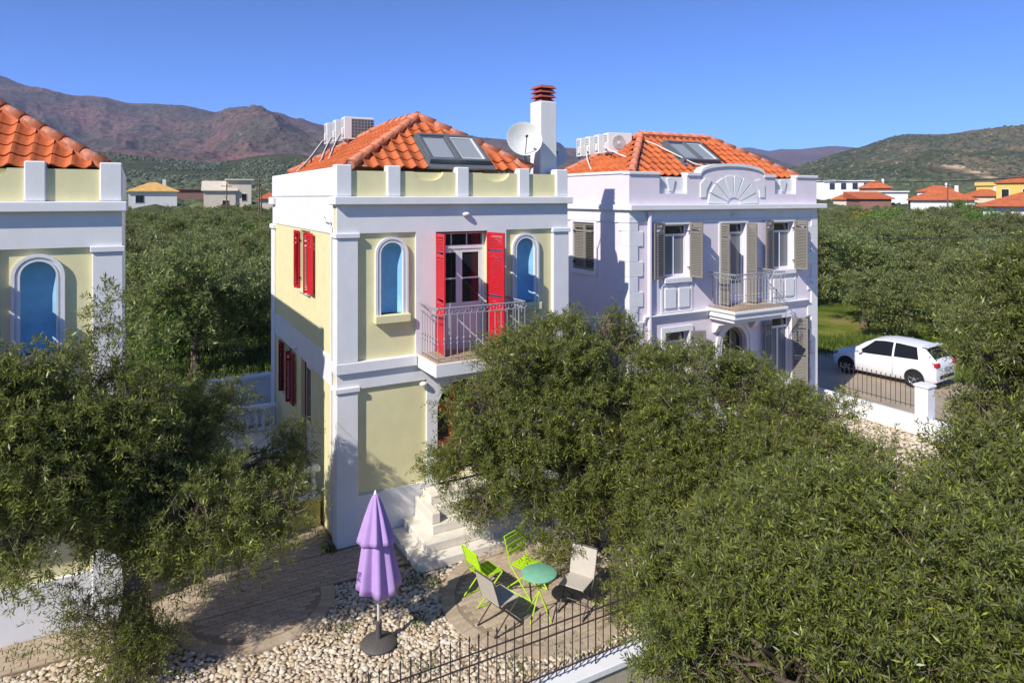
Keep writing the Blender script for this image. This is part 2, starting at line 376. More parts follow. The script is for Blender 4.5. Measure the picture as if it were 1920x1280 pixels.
HILL = {}
def ridge(name, mat, label, prof, d0, d1, d2, base, amp, seed, na=420, nd=110, freq=1 / 1300., spur=0.35, tilt=None):
    """a hill range: skyline (photo px, py) at crest distance d1, foot at d0, far side at d2"""
    px = np.array([p[0] for p in prof], float); py = np.array([p[1] for p in prof], float)
    u = np.linspace(px[0], px[-1], na); yy = np.interp(u, px, py)
    k = np.hanning(9); k /= k.sum(); yy = np.convolve(np.pad(yy, 4, 'edge'), k, 'valid')
    ang = np.arctan((u - 960) / 1270) ; t = np.concatenate([np.linspace(0, 1, nd), np.linspace(1, 1.7, nd // 3)[1:]])
    A, T = np.meshgrid(ang, t, indexing='ij'); H = np.repeat((-(yy - 370) / 1270)[:, None], len(t), 1)
    depth = np.where(T <= 1, d0 + (d1 - d0) * T, d1 + (d2 - d1) * (T - 1) / 0.7)           # along camera axis
    X = np.tan(A) * depth
    W = np.stack([CAM.x + CR.x * X + CF.x * depth, CAM.y + CR.y * X + CF.y * depth], -1)
    hc = CAM.z + H * d1
    P3 = np.concatenate([W * freq, np.zeros(W.shape[:2] + (1,))], -1).reshape(-1, 3)
    P3[:, 0] += seed * 7.7
    rd = fbm(P3, 7, seed, True, 0.52).reshape(A.shape) - 0.5; fb = fbm(P3 * 2.3, 6, seed + 9).reshape(A.shape) - 0.5
    b = base(depth) if callable(base) else base
    s = np.clip(T, 0, 1); shape = 0.72 * s ** 1.15 + 0.28 * s ** 3
    env = np.clip(np.minimum(s * 3.5, (1 - s) * 3.0), 0, 1)
    z = b + (hc - b) * shape + amp * (rd * 1.25 + 0.02) * env + amp * 0.30 * fb * np.clip(s * 3, 0, 1)
    # keep the slope below the sight line to the crest
    z = np.where((T < 1) & (T > 0.0), np.minimum(z, CAM.z + H * depth * (1.0 + 0 * T) + amp * 0.04), z)
    back = T > 1; z = np.where(back, hc - (hc - b) * (T - 1) * 0.6 + amp * 0.2 * fb, z)
    V = np.concatenate([W, z[..., None]], -1).reshape(-1, 3); na_, nt_ = A.shape
    i = np.arange(na_ - 1)[:, None] * nt_; j = np.arange(nt_ - 1)[None]
    Q = np.stack([i + j, i + nt_ + j, i + nt_ + j + 1, i + j + 1], -1).reshape(-1, 4)
    HILL[name] = V.reshape(A.shape + (3,))[:, :nd]
    o = link(name, mesh_np(name, V, Q), mat, smooth=True); tag(o, label, 'mountain' if 'mountain' in name else 'hill', kind='structure'); return o
gz = lambda d: 0 * d + 18.0
ridge('mountain', 'mountain_mat', 'purple-brown mountain range rising behind the left grove',
      [(-260, 120), (-120, 128), (0, 146), (40, 160), (90, 172), (150, 178), (200, 179), (240, 186), (290, 190), (340, 195), (385, 208), (405, 213), (425, 205), (455, 200), (490, 203), (520, 206), (560, 218), (600, 234), (650, 246), (700, 244), (760, 246), (850, 252), (900, 262), (960, 266), (1060, 281), (1120, 285), (1200, 290), (1290, 300)], 2300, 5600, 8000, gz, 420, 3, na=700, nd=150)
ridge('far_mountain', 'far_range_mat', 'hazy violet far range between the roof and the right hill',
      [(1000, 300), (1150, 284), (1250, 276), (1340, 272), (1372, 279), (1405, 277), (1440, 284), (1465, 281), (1500, 281), (1530, 277), (1560, 275), (1600, 278), (1680, 284), (1800, 290)], 5200, 9000, 11000, 60, 220, 11, na=360, nd=90)
ridge('near_mountain', 'far_range_mat', 'brown slope in front of the far violet range',
      [(1100, 320), (1250, 292), (1330, 281), (1380, 282), (1430, 290), (1480, 306), (1540, 322), (1640, 335)], 3400, 5200, 6500, 40, 110, 21, na=260, nd=70)
ridge('right_hill', 'right_hill_mat', 'green hill with rocky tan patches rising on the right',
      [(1380, 338), (1450, 326), (1500, 315), (1540, 301), (1580, 288), (1620, 274), (1660, 262), (1700, 253), (1740, 251), (1790, 247), (1830, 241), (1870, 238), (1920, 236), (2000, 228), (2140, 222), (2260, 226)], 1500, 2900, 4200, gz, 170, 31, na=520, nd=130, freq=1 / 700.)
ridge('low_hill', 'low_hill_mat', 'low dark wooded hill at the foot of the left mountain',
      [(-260, 300), (-60, 290), (100, 284), (180, 283), (240, 290), (330, 300), (400, 305), (440, 300), (480, 293), (530, 288), (570, 291), (620, 303), (700, 318), (800, 330)], 1350, 2000, 2600, gz, 14, 41, na=420, nd=80, freq=1 / 260., spur=0.15)

# quarry: bare tan rock on the right hill
def quarry():
    V = HILL['right_hill'].reshape(-1, 3); v = V - np.array(CAM); Z = v @ np.array(CF); px = 960 + 1270 * (v @ np.array(CR)) / Z; py = 370 - 1270 * v[:, 2] / Z
    m = MAT['right_hill_mat']; nt = m.node_tree; n = nt.nodes; L = nt.links; p = n['Principled BSDF']; src = p.inputs['Base Color'].links[0].from_socket; tc = n.new('ShaderNodeTexCoord')
    no = n.new('ShaderNodeTexNoise'); no.inputs['Scale'].default_value = .02; no.inputs['Detail'].default_value = 6; L.new(tc.outputs['Object'], no.inputs['Vector'])
    for tx, ty, rad in ((1800, 314, 34), (1828, 321, 26), (1855, 331, 18)):
        c = V[np.argmin((px - tx) ** 2 + (py - ty) ** 2 * 4 + (Z > 3000) * 1e6)]
        d = n.new('ShaderNodeVectorMath'); d.operation = 'DISTANCE'; d.inputs[1].default_value = tuple(c); L.new(tc.outputs['Object'], d.inputs[0])
        a = n.new('ShaderNodeMath'); a.operation = 'MULTIPLY_ADD'; a.inputs[1].default_value = 90; L.new(no.outputs['Fac'], a.inputs[0]); L.new(d.outputs['Value'], a.inputs[2])
        r = n.new('ShaderNodeMapRange'); r.inputs[1].default_value = rad + 52; r.inputs[2].default_value = rad + 28; L.new(a.outputs[0], r.inputs[0])
        x = n.new('ShaderNodeMix'); x.data_type = 'RGBA'; x.inputs[7].default_value = (.55, .40, .24, 1); L.new(r.outputs[0], x.inputs[0]); L.new(src, x.inputs[6]); src = x.outputs[2]
    L.new(src, p.inputs['Base Color'])
quarry()
# ------------------------------------------------------------------ plots, paving, pebbles
def struct(name, mat, label, *a, c=0.0):
    o = bx(name, mat, None, *a, c=c); return tag(o, label, name.replace('_', ' '), kind='structure')
struct('garden_ground', 'soil', 'brown earth of the gardens under the white pebbles', -14, 16.24, -5.28, 9.5, -0.5, -0.03)
struct('driveway', 'driveway', 'tan concrete driveway under the white car', 16.44, 23.2, -14, 8.5, -0.5, 0.0)
BR_L, BR_W = 0.205, 0.103
brick_me = MB().box(-BR_L / 2 + .004, BR_L / 2 - .004, -BR_W / 2 + .004, BR_W / 2 - .004, -0.05, 0.0, c=0.006).mesh('brick')
ring_me = MB().add([(-.055, -.115, 0), (.055, -.115, 0), (.046, .115, 0), (-.046, .115, 0), (-.058, -.12, -.05), (.058, -.12, -.05), (.049, .12, -.05), (-.049, .12, -.05)],
                   [(0, 1, 2, 3), (0, 4, 5, 1), (1, 5, 6, 2), (2, 6, 7, 3), (3, 7, 4, 0)]).mesh('edge_brick')
for me in (brick_me, ring_me): me.materials.append(MAT['brick'])
def pave(name, label, inside, bbox, sheet, z=0.012, ring=None, cap=280):
    """brick paving: joint bed sheet + single bricks laid in running bond"""
    b = MB(); b.plate(sheet, [], 'z', -0.1, z - 0.012); root = b.build(name, 'sand_joint'); tag(root, label, 'paving', kind='structure')
    lst = []; x0, x1, y0, y1 = bbox; r = 0; y = y0 + BR_W / 2
    while y < y1 - BR_W / 2 + .02:
        x = x0 + BR_L / 2 - (BR_L / 2 if r % 2 else 0)
        while x < x1 + .02:
            if all(inside(x + sx * BR_L * .46, y + sy * BR_W * .46) for sx in (-1, 1) for sy in (-1, 1)): lst.append((x, y))
            x += BR_L
        y += BR_W; r += 1
    lst.sort(key=lambda p: (p[0] - CAM.x) ** 2 + (p[1] - CAM.y) ** 2)
    rest = MB()
    for i, (x, y) in enumerate(lst):
        dz = rnd.uniform(-.004, .004)
        if i < cap:
            o = bpy.data.objects.new('brick', brick_me); COL.objects.link(o); o.parent = root
            o.location = (x, y, z + dz); o.rotation_euler = (rnd.uniform(-.012, .012), rnd.uniform(-.012, .012), rnd.uniform(-.02, .02))
        else: rest.box(x - BR_L / 2 + .005, x + BR_L / 2 - .005, y - BR_W / 2 + .005, y + BR_W / 2 - .005, -.05, z + dz)
    if rest.v: tag(rest.build('brick_field', 'brick', root), kind='stuff')
    if ring:
        cx, cy, rad, a0, a1 = ring; nn = int((a1 - a0) * rad / 0.112)
        for k in range(nn):
            a = a0 + (a1 - a0) * (k + .5) / nn
            o = bpy.data.objects.new('edge_brick', ring_me); COL.objects.link(o); o.parent = root
            o.location = (cx + math.cos(a) * (rad - .12), cy + math.sin(a) * (rad - .12), z + rnd.uniform(-.003, .004)); o.rotation_euler = (0, 0, a + math.pi / 2)
    return root
def circ(cx, cy, r, a0, a1, n=40): return [(cx + r * math.cos(a0 + (a1 - a0) * k / n), cy + r * math.sin(a0 + (a1 - a0) * k / n)) for k in range(n + 1)]
HC = (-1.65, -1.10, 1.29); RC = (2.65, -3.10, 1.66)
pave('house_path', 'brick path running along the house fronts', lambda x, y: -6.4 < x < 1.06 and -1.13 < y < -0.06, (-6.4, 1.06, -1.13, -0.06), rect(-6.42, 1.06, -1.15, -0.05))
pave('side_path', 'brick paving between the two yellow houses', lambda x, y: -3.5 < x < -0.06 and -0.05 < y < 1.12, (-3.5, -0.06, -0.05, 1.12), rect(-3.52, -0.02, -0.049, 1.12))
pave('half_round_patio', 'half-round brick patio edged with a curved course left of umbrella', lambda x, y: y < -1.14 and math.hypot(x - HC[0], y - HC[1]) < HC[2] - .235, (-3, 0, -2.5, -1.13), circ(HC[0], HC[1] - .055, HC[2] - .02, math.pi, 2 * math.pi), ring=(HC[0], HC[1], HC[2], math.pi + .04, 2 * math.pi - .04))
pave('round_patio', 'round brick patio under the garden chairs', lambda x, y: math.hypot(x - RC[0], y - RC[1]) < RC[2] - .235, (0.9, 4.4, -4.9, -1.4), circ(*RC[:2], RC[2] - .01, 0, 2 * math.pi * 39 / 40, 39), ring=(*RC, 0, 2 * math.pi))

def pebbles(name, label, regions, reject, zb):
    Vs, Fs = [], []; tot = 0
    n6 = 7; a = np.arange(n6) * 2 * np.pi / n6
    base = np.vstack([[[0, 0, .92]], np.stack([np.cos(a) * .68, np.sin(a) * .68, np.full(n6, .62)], 1), np.stack([np.cos(a + .4), np.sin(a + .4), np.full(n6, -.12)], 1)])
    f = [(0, 1 + k, 1 + (k + 1) % n6) for k in range(n6)]
    for k in range(n6):
        p, q, r, s = 1 + k, 1 + (k + 1) % n6, 1 + n6 + k, 1 + n6 + (k + 1) % n6; f += [(p, r, q), (q, r, s)]
    f = np.array(f)
    for (x0, x1, y0, y1, sp, smin, smax) in regions:
        gx, gy = np.meshgrid(np.arange(x0, x1, sp), np.arange(y0, y1, sp)); P = np.stack([gx.ravel(), gy.ravel()], 1)
        P += rng.uniform(-.48, .48, P.shape) * sp; P = P[~reject(P[:, 0], P[:, 1])]
        N = len(P); s = rng.uniform(smin, smax, N) * (1 + .5 * (rng.random(N) < .08)); ang = rng.uniform(0, 6.28, N)
        B = base[None] * (1 + rng.uniform(-.22, .22, (N, len(base), 1)))
        B = B * np.stack([s, s * rng.uniform(.55, .95, N), s * rng.uniform(.35, .6, N)], 1)[:, None]
        tx = rng.uniform(-.35, .35, N)[:, None]; z = B[..., 2] + B[..., 1] * tx
        c, sn = np.cos(ang)[:, None], np.sin(ang)[:, None]
        V = np.stack([B[..., 0] * c - B[..., 1] * sn + P[:, :1], B[..., 0] * sn + B[..., 1] * c + P[:, 1:2], z + zb + rng.uniform(-.008, .02, N)[:, None]], -1)
        Vs.append(V.reshape(-1, 3)); Fs.append((f[None] + (np.arange(N) * len(base))[:, None, None]).reshape(-1, 3) + tot); tot += N * len(base)
    o = link(name, mesh_np(name, np.vstack(Vs), np.vstack(Fs)), 'pebble', smooth=True); return tag(o, label, 'pebbles', kind='stuff')
def rej(x, y):
    return (np.hypot(x - RC[0], y - RC[1]) < RC[2] - .0) | ((np.hypot(x - HC[0], y - HC[1]) < HC[2]) & (y < -1.0)) | ((y > -1.19) & (x < 1.1)) | ((x > 1.03) & (x < 4.32) & (y > -1.58)) | (np.hypot(x + 3.45, y + 1.9) < .22)
pebbles('pebbles', 'pale river pebbles covering the garden around the umbrella', [(-5.9, 5.6, -5.26, -1.2, .060, .030, .052), (3, 7.4, -1.2, .0, .1, .04, .06)], rej, -0.02)
pebbles('pebbles', 'pale pebbles on the strip inside the driveway wall', [(11.5, 16.2, -5.2, .85, .105, .05, .08)], lambda x, y: (x < 12), -0.02)

# ------------------------------------------------------------------ shared house parts
_shut = {}
def shutter_meshes(w, h):
    k = (round(w, 3), round(h, 3))
    if k not in _shut:
        fr = MB(); t = .018; sw = min(.055, w * .22)
        fr.box(0, sw, -t, t, 0, h, c=.004); fr.box(w - sw, w, -t, t, 0, h, c=.004)
        for z in (0, h * .80, h - .07): fr.box(sw + .0005, w - sw - .0005, -t + .002, t - .002, z, z + .07)
        if h > 1.9: fr.box(sw + .0005, w - sw - .0005, -t + .002, t - .002, h * .40, h * .40 + .07)
        sl = MB(); z = .085
        while z < h - .09:
            if not any(abs(z - q - .03) < .06 for q in ((h * .80, h * .40) if h > 1.9 else (h * .80,))):
                sl.add([(sw, -.016, z), (w - sw, -.016, z), (w - sw, .014, z + .030), (sw, .014, z + .030), (sw, -.016, z + .008), (w - sw, -.016, z + .008), (w - sw, .014, z + .038), (sw, .014, z + .038)],
                       [(0, 1, 2, 3), (7, 6, 5, 4), (0, 4, 5, 1), (3, 2, 6, 7)])
            z += .046
        _shut[k] = (fr.mesh('shutter'), sl.mesh('slats'))
    return _shut[k]
def shutter(parent, loc, w, h, rz, mat):
    """hinge at loc, leaf along local +x turned by rz"""
    a, b = shutter_meshes(w, h)
    o = bpy.data.objects.new('shutter', a); COL.objects.link(o); o.parent = parent; o.location = loc; o.rotation_euler = (0, 0, rz)
    c = bpy.data.objects.new('slats', b); COL.objects.link(c); c.parent = o; c['kind'] = 'stuff'
    for me in (a, b):
        if not me.materials: me.materials.append(None)
    for q in (o, c): q.material_slots[0].link = 'OBJECT'; q.material_slots[0].material = MAT[mat]
    return o
def wall_lamp(parent, loc, face='y'):
    prof = [(.075, 0), (.085, .03), (.08, .07), (.05, .10), (.0, .112)]
    m = MB().lathe(prof, n=12, capt=False); m.v = [((x, -z, y * .6) if face == 'y' else (-z, x, y * .6)) for x, y, z in m.v]
    m.v = [(x + loc[0], y + loc[1], z + loc[2]) for x, y, z in m.v]
    return m.build('wall_lamp', 'ac_white', parent, True)
TW, TL = 0.27, 0.31
def tile_mesh():
    n = 10; vs = []
    def prof(u): return .030 * math.cos(2 * math.pi * (u - .08)) + .008 * math.cos(4 * math.pi * u)
    for v, dz in ((-TL * .60, .022), (-TL * .54, .020), (TL * .58, -.004)):
        for i in range(n + 1):
            u = i / n; vs.append(((u - .5) * TW * 1.02, v, prof(u) + dz + .034))
    k = n + 1
    for i in range(n + 1): vs.append((vs[i][0], vs[i][1], vs[i][2]))
    for i in range(n + 1): vs.append((vs[i][0], vs[i][1] + .006, vs[i][2] - .020))
    fs = [(j * k + i, j * k + i + 1, j * k + i + k + 1, j * k + i + k) for j in (0, 1) for i in range(n)] + [(4 * k + i, 4 * k + i + 1, 3 * k + i + 1, 3 * k + i) for i in range(n)]
    me = bpy.data.meshes.new('roof_tile'); me.from_pydata(vs, [], fs); me.update()
    me.polygons.foreach_set('use_smooth', [True] * len(fs)); me.materials.append(MAT['roof_tile']); return me
TILE = tile_mesh()
def hip_mesh():
    vs = []; n = 8
    for v, r in ((-.24, .115), (.22, .088)):
        for i in range(n + 1):
            a = math.pi * (i / n); vs.append((math.cos(a) * r, v, math.sin(a) * r * .95))
    for i in range(n + 1):
        a = math.pi * (i / n); vs.append((math.cos(a) * .092, -.238, math.sin(a) * .087))
    fs = [(i, i + 1, i + n + 2, i + n + 1) for i in range(n)] + [(i + 2 * n + 2, i + 2 * n + 3, i + 1, i) for i in range(n)]
    me = bpy.data.meshes.new('hip_tile'); me.from_pydata(vs, [], fs); me.update(); me.polygons.foreach_set('use_smooth', [True] * n + [False] * n)
    me.materials.append(MAT['hip_tile']); return me
HIP = hip_mesh()
def hip_roof(parent, x0, x1, y0, y1, z0, ra, rb, zr, keep, skip=None, ridge_axis='y'):
    """ra, rb: ridge ends in plan (2-D); tiles of the slopes in keep are single objects, the others one joined part"""
    c = [Vector((x0, y0, z0)), Vector((x1, y0, z0)), Vector((x1, y1, z0)), Vector((x0, y1, z0))]
    A = Vector((*ra, zr)); B = Vector((*rb, zr))
    if ridge_axis == 'y': sl = {'front': [c[0], c[1], A], 'right': [c[1], c[2], B, A], 'back': [c[2], c[3], B], 'left': [c[3], c[0], A, B]}
    else: sl = {'front': [c[0], c[1], B, A], 'right': [c[1], c[2], B], 'back': [c[2], c[3], A, B], 'left': [c[3], c[0], A]}
    deck = MB()
    for p in sl.values(): deck.add(p, [tuple(range(len(p)))])
    deck.add(c, [(3, 2, 1, 0)])
    root = deck.build('roof', 'mortar', parent); rest = []
    for nm, poly in sl.items():
        e = (poly[1] - poly[0]).normalized(); nrm = (poly[1] - poly[0]).cross(poly[2] - poly[0]).normalized()
        if nrm.z < 0: nrm = -nrm
        up = nrm.cross(e); p2 = [((p - poly[0]).dot(e), (p - poly[0]).dot(up)) for p in poly]
        rot = Matrix((e, up, nrm)).transposed().to_4x4(); v = TL * .40
        vmax = max(q[1] for q in p2)
        def span(v):
            xs = []
            for i in range(len(p2)):
                (ax, ay), (bx_, by) = p2[i], p2[(i + 1) % len(p2)]
                if (ay - v) * (by - v) < 0: xs.append(ax + (bx_ - ax) * (v - ay) / (by - ay))
            return (min(xs), max(xs)) if len(xs) > 1 else None
        while v < vmax - .08:
            s = span(v)
            if s:
                k = math.ceil((s[0] + .10) / TW - .5)
                while (k + .5) * TW < s[1] - .06:
                    u = (k + .5) * TW; P = poly[0] + e * u + up * v; k += 1
                    if u < s[0] + .06: continue
                    if skip and skip(nm, P): continue
                    M = Matrix.Translation(P) @ rot
                    if nm in keep:
                        o = bpy.data.objects.new('roof_tile', TILE); COL.objects.link(o); o.parent = root
                        o.matrix_local = M @ Matrix.Rotation(rnd.uniform(-.015, .015), 4, 'Z') @ Matrix.Translation((0, 0, rnd.uniform(-.004, .004)))
                    else: rest.append(M)
            v += TL
    if rest:
        V0 = np.array([v.co for v in TILE.vertices]); F0 = np.array([list(p.vertices) for p in TILE.polygons])
        Vs = [(np.array(M.to_3x3()) @ V0.T).T + np.array(M.translation) for M in rest]
        tag(link('tile_field', mesh_np('tile_field', np.vstack(Vs), np.vstack([F0 + i * len(V0) for i in range(len(rest))])), 'roof_tile', root), kind='stuff')
    for a, b in ((c[0], A), (c[1], A if ridge_axis == 'y' else B), (c[2], B), (c[3], B if ridge_axis == 'y' else A), (A, B)):
        d = b - a; nl = max(1, int(d.length / .40)); bed = MB().tube([a + Vector((0, 0, .035)), b + Vector((0, 0, .035))], .105, 8); bed.build('mortar_bed', 'hip_tile', root)
        for k in range(nl):
            P = a + d * ((k + .5) / nl); y = d.normalized(); xx = y.cross(Vector((0, 0, 1))).normalized(); zz = xx.cross(y)
            o = bpy.data.objects.new('hip_tile', HIP); COL.objects.link(o); o.parent = root
            o.matrix_local = Matrix.Translation(P + Vector((0, 0, .055))) @ Matrix((xx, y, zz)).transposed().to_4x4() @ Matrix.Rotation(rnd.uniform(-.05, .05), 4, 'Z')
    return root
def skylight(parent, o, e, w, h, slope, panes=2):
    """o: lower-left corner on the slope, e along +x"""
    root = empty('skylight', o); root.parent = parent; root.rotation_euler = (slope, 0, 0)
    fr = MB(); t = .075
    fr.box(0, w, 0, t, 0, .14, c=.008); fr.box(0, w, h - t, h, 0, .15, c=.008)
    xs = [0, w / 2 - .06, w - t]
    for i, x in enumerate(xs): fr.box(x, x + (t if i != 1 else .12), t + .001, h - t - .001, 0, .145, c=.008)
    fr.build('frame', 'zinc_grey', root)
    MB().box(-.10, w + .10, -.16, h + .10, -.012, .028, c=.004).build('flashing', 'zinc_grey', root)
    for i in range(2):
        a, b = (t, w / 2 - .06) if i == 0 else (w / 2 + .06, w - t)
        MB().box(a + .03, b - .03, t + .05, h - t - .03, .07, .095).build('pane', 'skylight_glass', root)
        sa = MB(); sa.plate(rect(a + .004, b - .004, t + .004, h - t - .004), [rect(a + .035, b - .035, t + .055, h - t - .035)], 'z', .05, .115); sa.build('sash', 'ac_white' if i else 'zinc_grey', root)
    return root
def railing(parent, x0, x1, yb, yf, z0, h, belly=True, name='railing'):
    """balcony railing on three sides, each bar an object"""
    root = empty(name, (0, 0, 0)); root.parent = parent
    for zz, r in ((h, .017), (h - .13, .009), (.07, .012)):
        MB().tube([(x0, yb, z0 + zz), (x0, yf, z0 + zz), (x1, yf, z0 + zz), (x1, yb, z0 + zz)], r, 6).build('rail', 'rail_grey', root)
    bar = MB(); r = .0085
    bar.tube([(0, 0, .0), (0, 0, h - .13)], r, 6); bar.lathe([(r, -.03), (.021, -.012), (.021, .012), (r, .03)], (0, 0, h * .42), 6); bar.lathe([(r, -.03), (.019, 0), (r, .03)], (0, 0, h * .33), 6)
    bm_ = bar.mesh('bar'); bm_.materials.append(MAT['rail_grey'])
    sc = MB(); pts = []
    for k in range(9):
        a = -math.pi / 2 + k / 8 * math.pi * 1.5; pts.append((.04 * math.cos(a), 0, h - .065 + .05 * math.sin(a)))
    sc.tube([(-.05, 0, h - .125)] + pts, .007, 5); sm_ = sc.mesh('scroll'); sm_.materials.append(MAT['rail_grey'])
    ps = []
    nx = max(2, round((x1 - x0) / .135)); ny = max(2, round(abs(yb - yf) / .135))
    ps += [(x0 + (x1 - x0) * k / nx, yf, 0) for k in range(nx + 1)]
    for k in range(1, ny): ps += [(x0, yf + (yb - yf) * k / ny, 1.571), (x1, yf + (yb - yf) * k / ny, 1.571)]
    for x, y, a in ps:
        for me, nm in ((bm_, 'bar'), (sm_, 'scroll')):
            o = bpy.data.objects.new(nm, me); COL.objects.link(o); o.parent = root; o.location = (x, y, z0); o.rotation_euler = (0, 0, a)
    return root
def niche(parent, cx):
    """blue arched niche with moulded white surround and sill"""
    hw, z0, zs = .232, 4.45, 5.66; root = empty('niche', (0, 0, 0)); root.parent = parent
    V, F = [], []; n = 14; D = .17; rows = [z0] + [z0 + (zs - z0) * k / 3 for k in (1, 2, 3)]
    for z in rows:
        for i in range(n + 1):
            a = math.pi * i / n; V.append((cx - hw * math.cos(a), .055 + D * math.sin(a), z))
    m = 7
    for j in range(1, m + 1):
        b = math.pi / 2 * j / m
        for i in range(n + 1):
            a = math.pi * i / n; V.append((cx - hw * math.cos(a) * math.cos(b), .055 + D * math.sin(a) * math.cos(b), zs + hw * math.sin(b)))
    R = len(rows) + m
    for j in range(R - 1):
        for i in range(n): q = j * (n + 1) + i; F.append((q, q + 1, q + n + 2, q + n + 1))
    b0 = len(V); V.append((cx, .055, z0)); F += [(i, b0, i + 1) for i in range(n)]
    me = bpy.data.meshes.new('recess'); me.from_pydata(V, [], F); me.update(); link('recess', me, 'blue_paint', root, True)
    for (ro, ri, y0) in ((.345, .296, -.012), (.294, .262, .012), (.260, .231, -.002)):
        b = MB()
        o_ = arch(cx, ro, z0, zs)[1:]; i_ = arch(cx, ri, z0, zs)[1:]
        o_ = [(cx + ro, z0)] + o_[1:] + [(cx - ro, z0)]; i_ = [(cx + ri, z0)] + i_[1:] + [(cx - ri, z0)]
        b.plate(o_ + i_[::-1], [], 'y', y0, .062); b.build('surround', 'white_render', root)
    bx('sill', 'yellow_render', root, cx - .37, cx + .37, -.10, .058, z0 - .165, z0 - .002, c=.012)
    return root
def ac_unit(name, label, group, loc, rz, kind):
    root = empty(name, loc, rz); tag(root, label, 'air conditioner', group); w, d, h = .82, .34, .60
    MB().box(0, w, 0, d, 0, h, c=.015).build('casing', 'ac_white', root)
    if kind == 'grid':
        MB().box(.20, w - .03, -.006, .012, .05, h - .05, c=.004).build('grille', 'ac_dark', root)
        g = MB()
        for k in range(1, 7): g.box(.20 + (w - .23) * k / 7 - .004, .20 + (w - .23) * k / 7 + .004, -.012, -.006, .055, h - .055)
        for k in range(1, 6): g.box(.205, w - .035, -.0125, -.0065, .05 + (h - .1) * k / 6 - .004, .05 + (h - .1) * k / 6 + .004)
        g.build('grille_wires', 'ac_grey', root)
    else:
        disc = MB().lathe([(.215, 0), (.215, .012)], n=24); disc.v = [(.36 + x, -z, .31 + y) for x, y, z in disc.v]; disc.build('fan_grille', 'ac_grey', root)
        rg = MB()
        for q in (.06, .10, .14, .18, .21):
            rg.tube([(.36 + q * math.cos(a * .2618), -.018, .31 + q * math.sin(a * .2618)) for a in range(25)], .004, 4, False)
        rg.build('grille_wires', 'ac_white', root)
        hub = MB().lathe([(.05, 0), (.05, .02)], n=14); hub.v = [(.36 + x, -z - .005, .31 + y) for x, y, z in hub.v]; hub.build('fan_hub', 'ac_white', root)
    for k in range(9):
        MB().box(-.006, .004, .05, d - .05, .07 + k * .055, .085 + k * .055).build('vent', 'ac_dark', root)
    MB().box(-.05, -.001, .02, .13, .10, .30, c=.01).build('valve_cover', 'ac_white', root)
    lg = MB()
    for x in (.08, w - .12): lg.box(x, x + .04, -.02, d + .02, -.045, -.002)
    lg.build('foot_rail', 'steel_grey', root)
    for x in (.08, w - .12):
        for y in (0.0, d - .03): MB().box(x, x + .03, y, y + .03, -.55, -.046).build('leg', 'steel_grey', root)
    return root
def dish(name, label, center, dirv, r, foot):
    root = empty(name, center); tag(root, label, 'satellite dish'); d = Vector(dirv).normalized()
    q = d.to_track_quat('Z', 'Y'); prof = [(0.001, 0)] + [(r * k / 7, .16 * r * 2 * (k / 7) ** 2) for k in range(1, 8)] + [(r + .012, .16 * r * 2 + .004), (r + .004, .16 * r * 2 - .012), (r * .6, .04), (.001, -.015)]
    m = MB().lathe(prof, n=30, capb=False, capt=False); m.v = [tuple(q @ Vector(v)) for v in m.v]; m.build('reflector', 'dish_white', root, True)
    tip = Vector((0, -r * .15, r * 1.05)); a = MB()
    a.tube([q @ Vector((0, -r, .05)), q @ Vector((0, -r * .6, r * .6)), q @ tip], .012, 5); a.build('feed_arm', 'steel_grey', root)
    l = MB(); l.tube([q @ tip, q @ (tip + Vector((0, .02, -.09)))], [.03, .022], 8); l.build('feed_horn', 'black_plastic', root)
    f = Vector(foot) - Vector(center)
    MB().tube([q @ Vector((0, 0, -.02)), q @ Vector((0, 0, -.14)), Vector((f.x, f.y, (q @ Vector((0, 0, -.14))).z - .05)), f], .022, 6).build('mast', 'steel_grey', root)
    return root

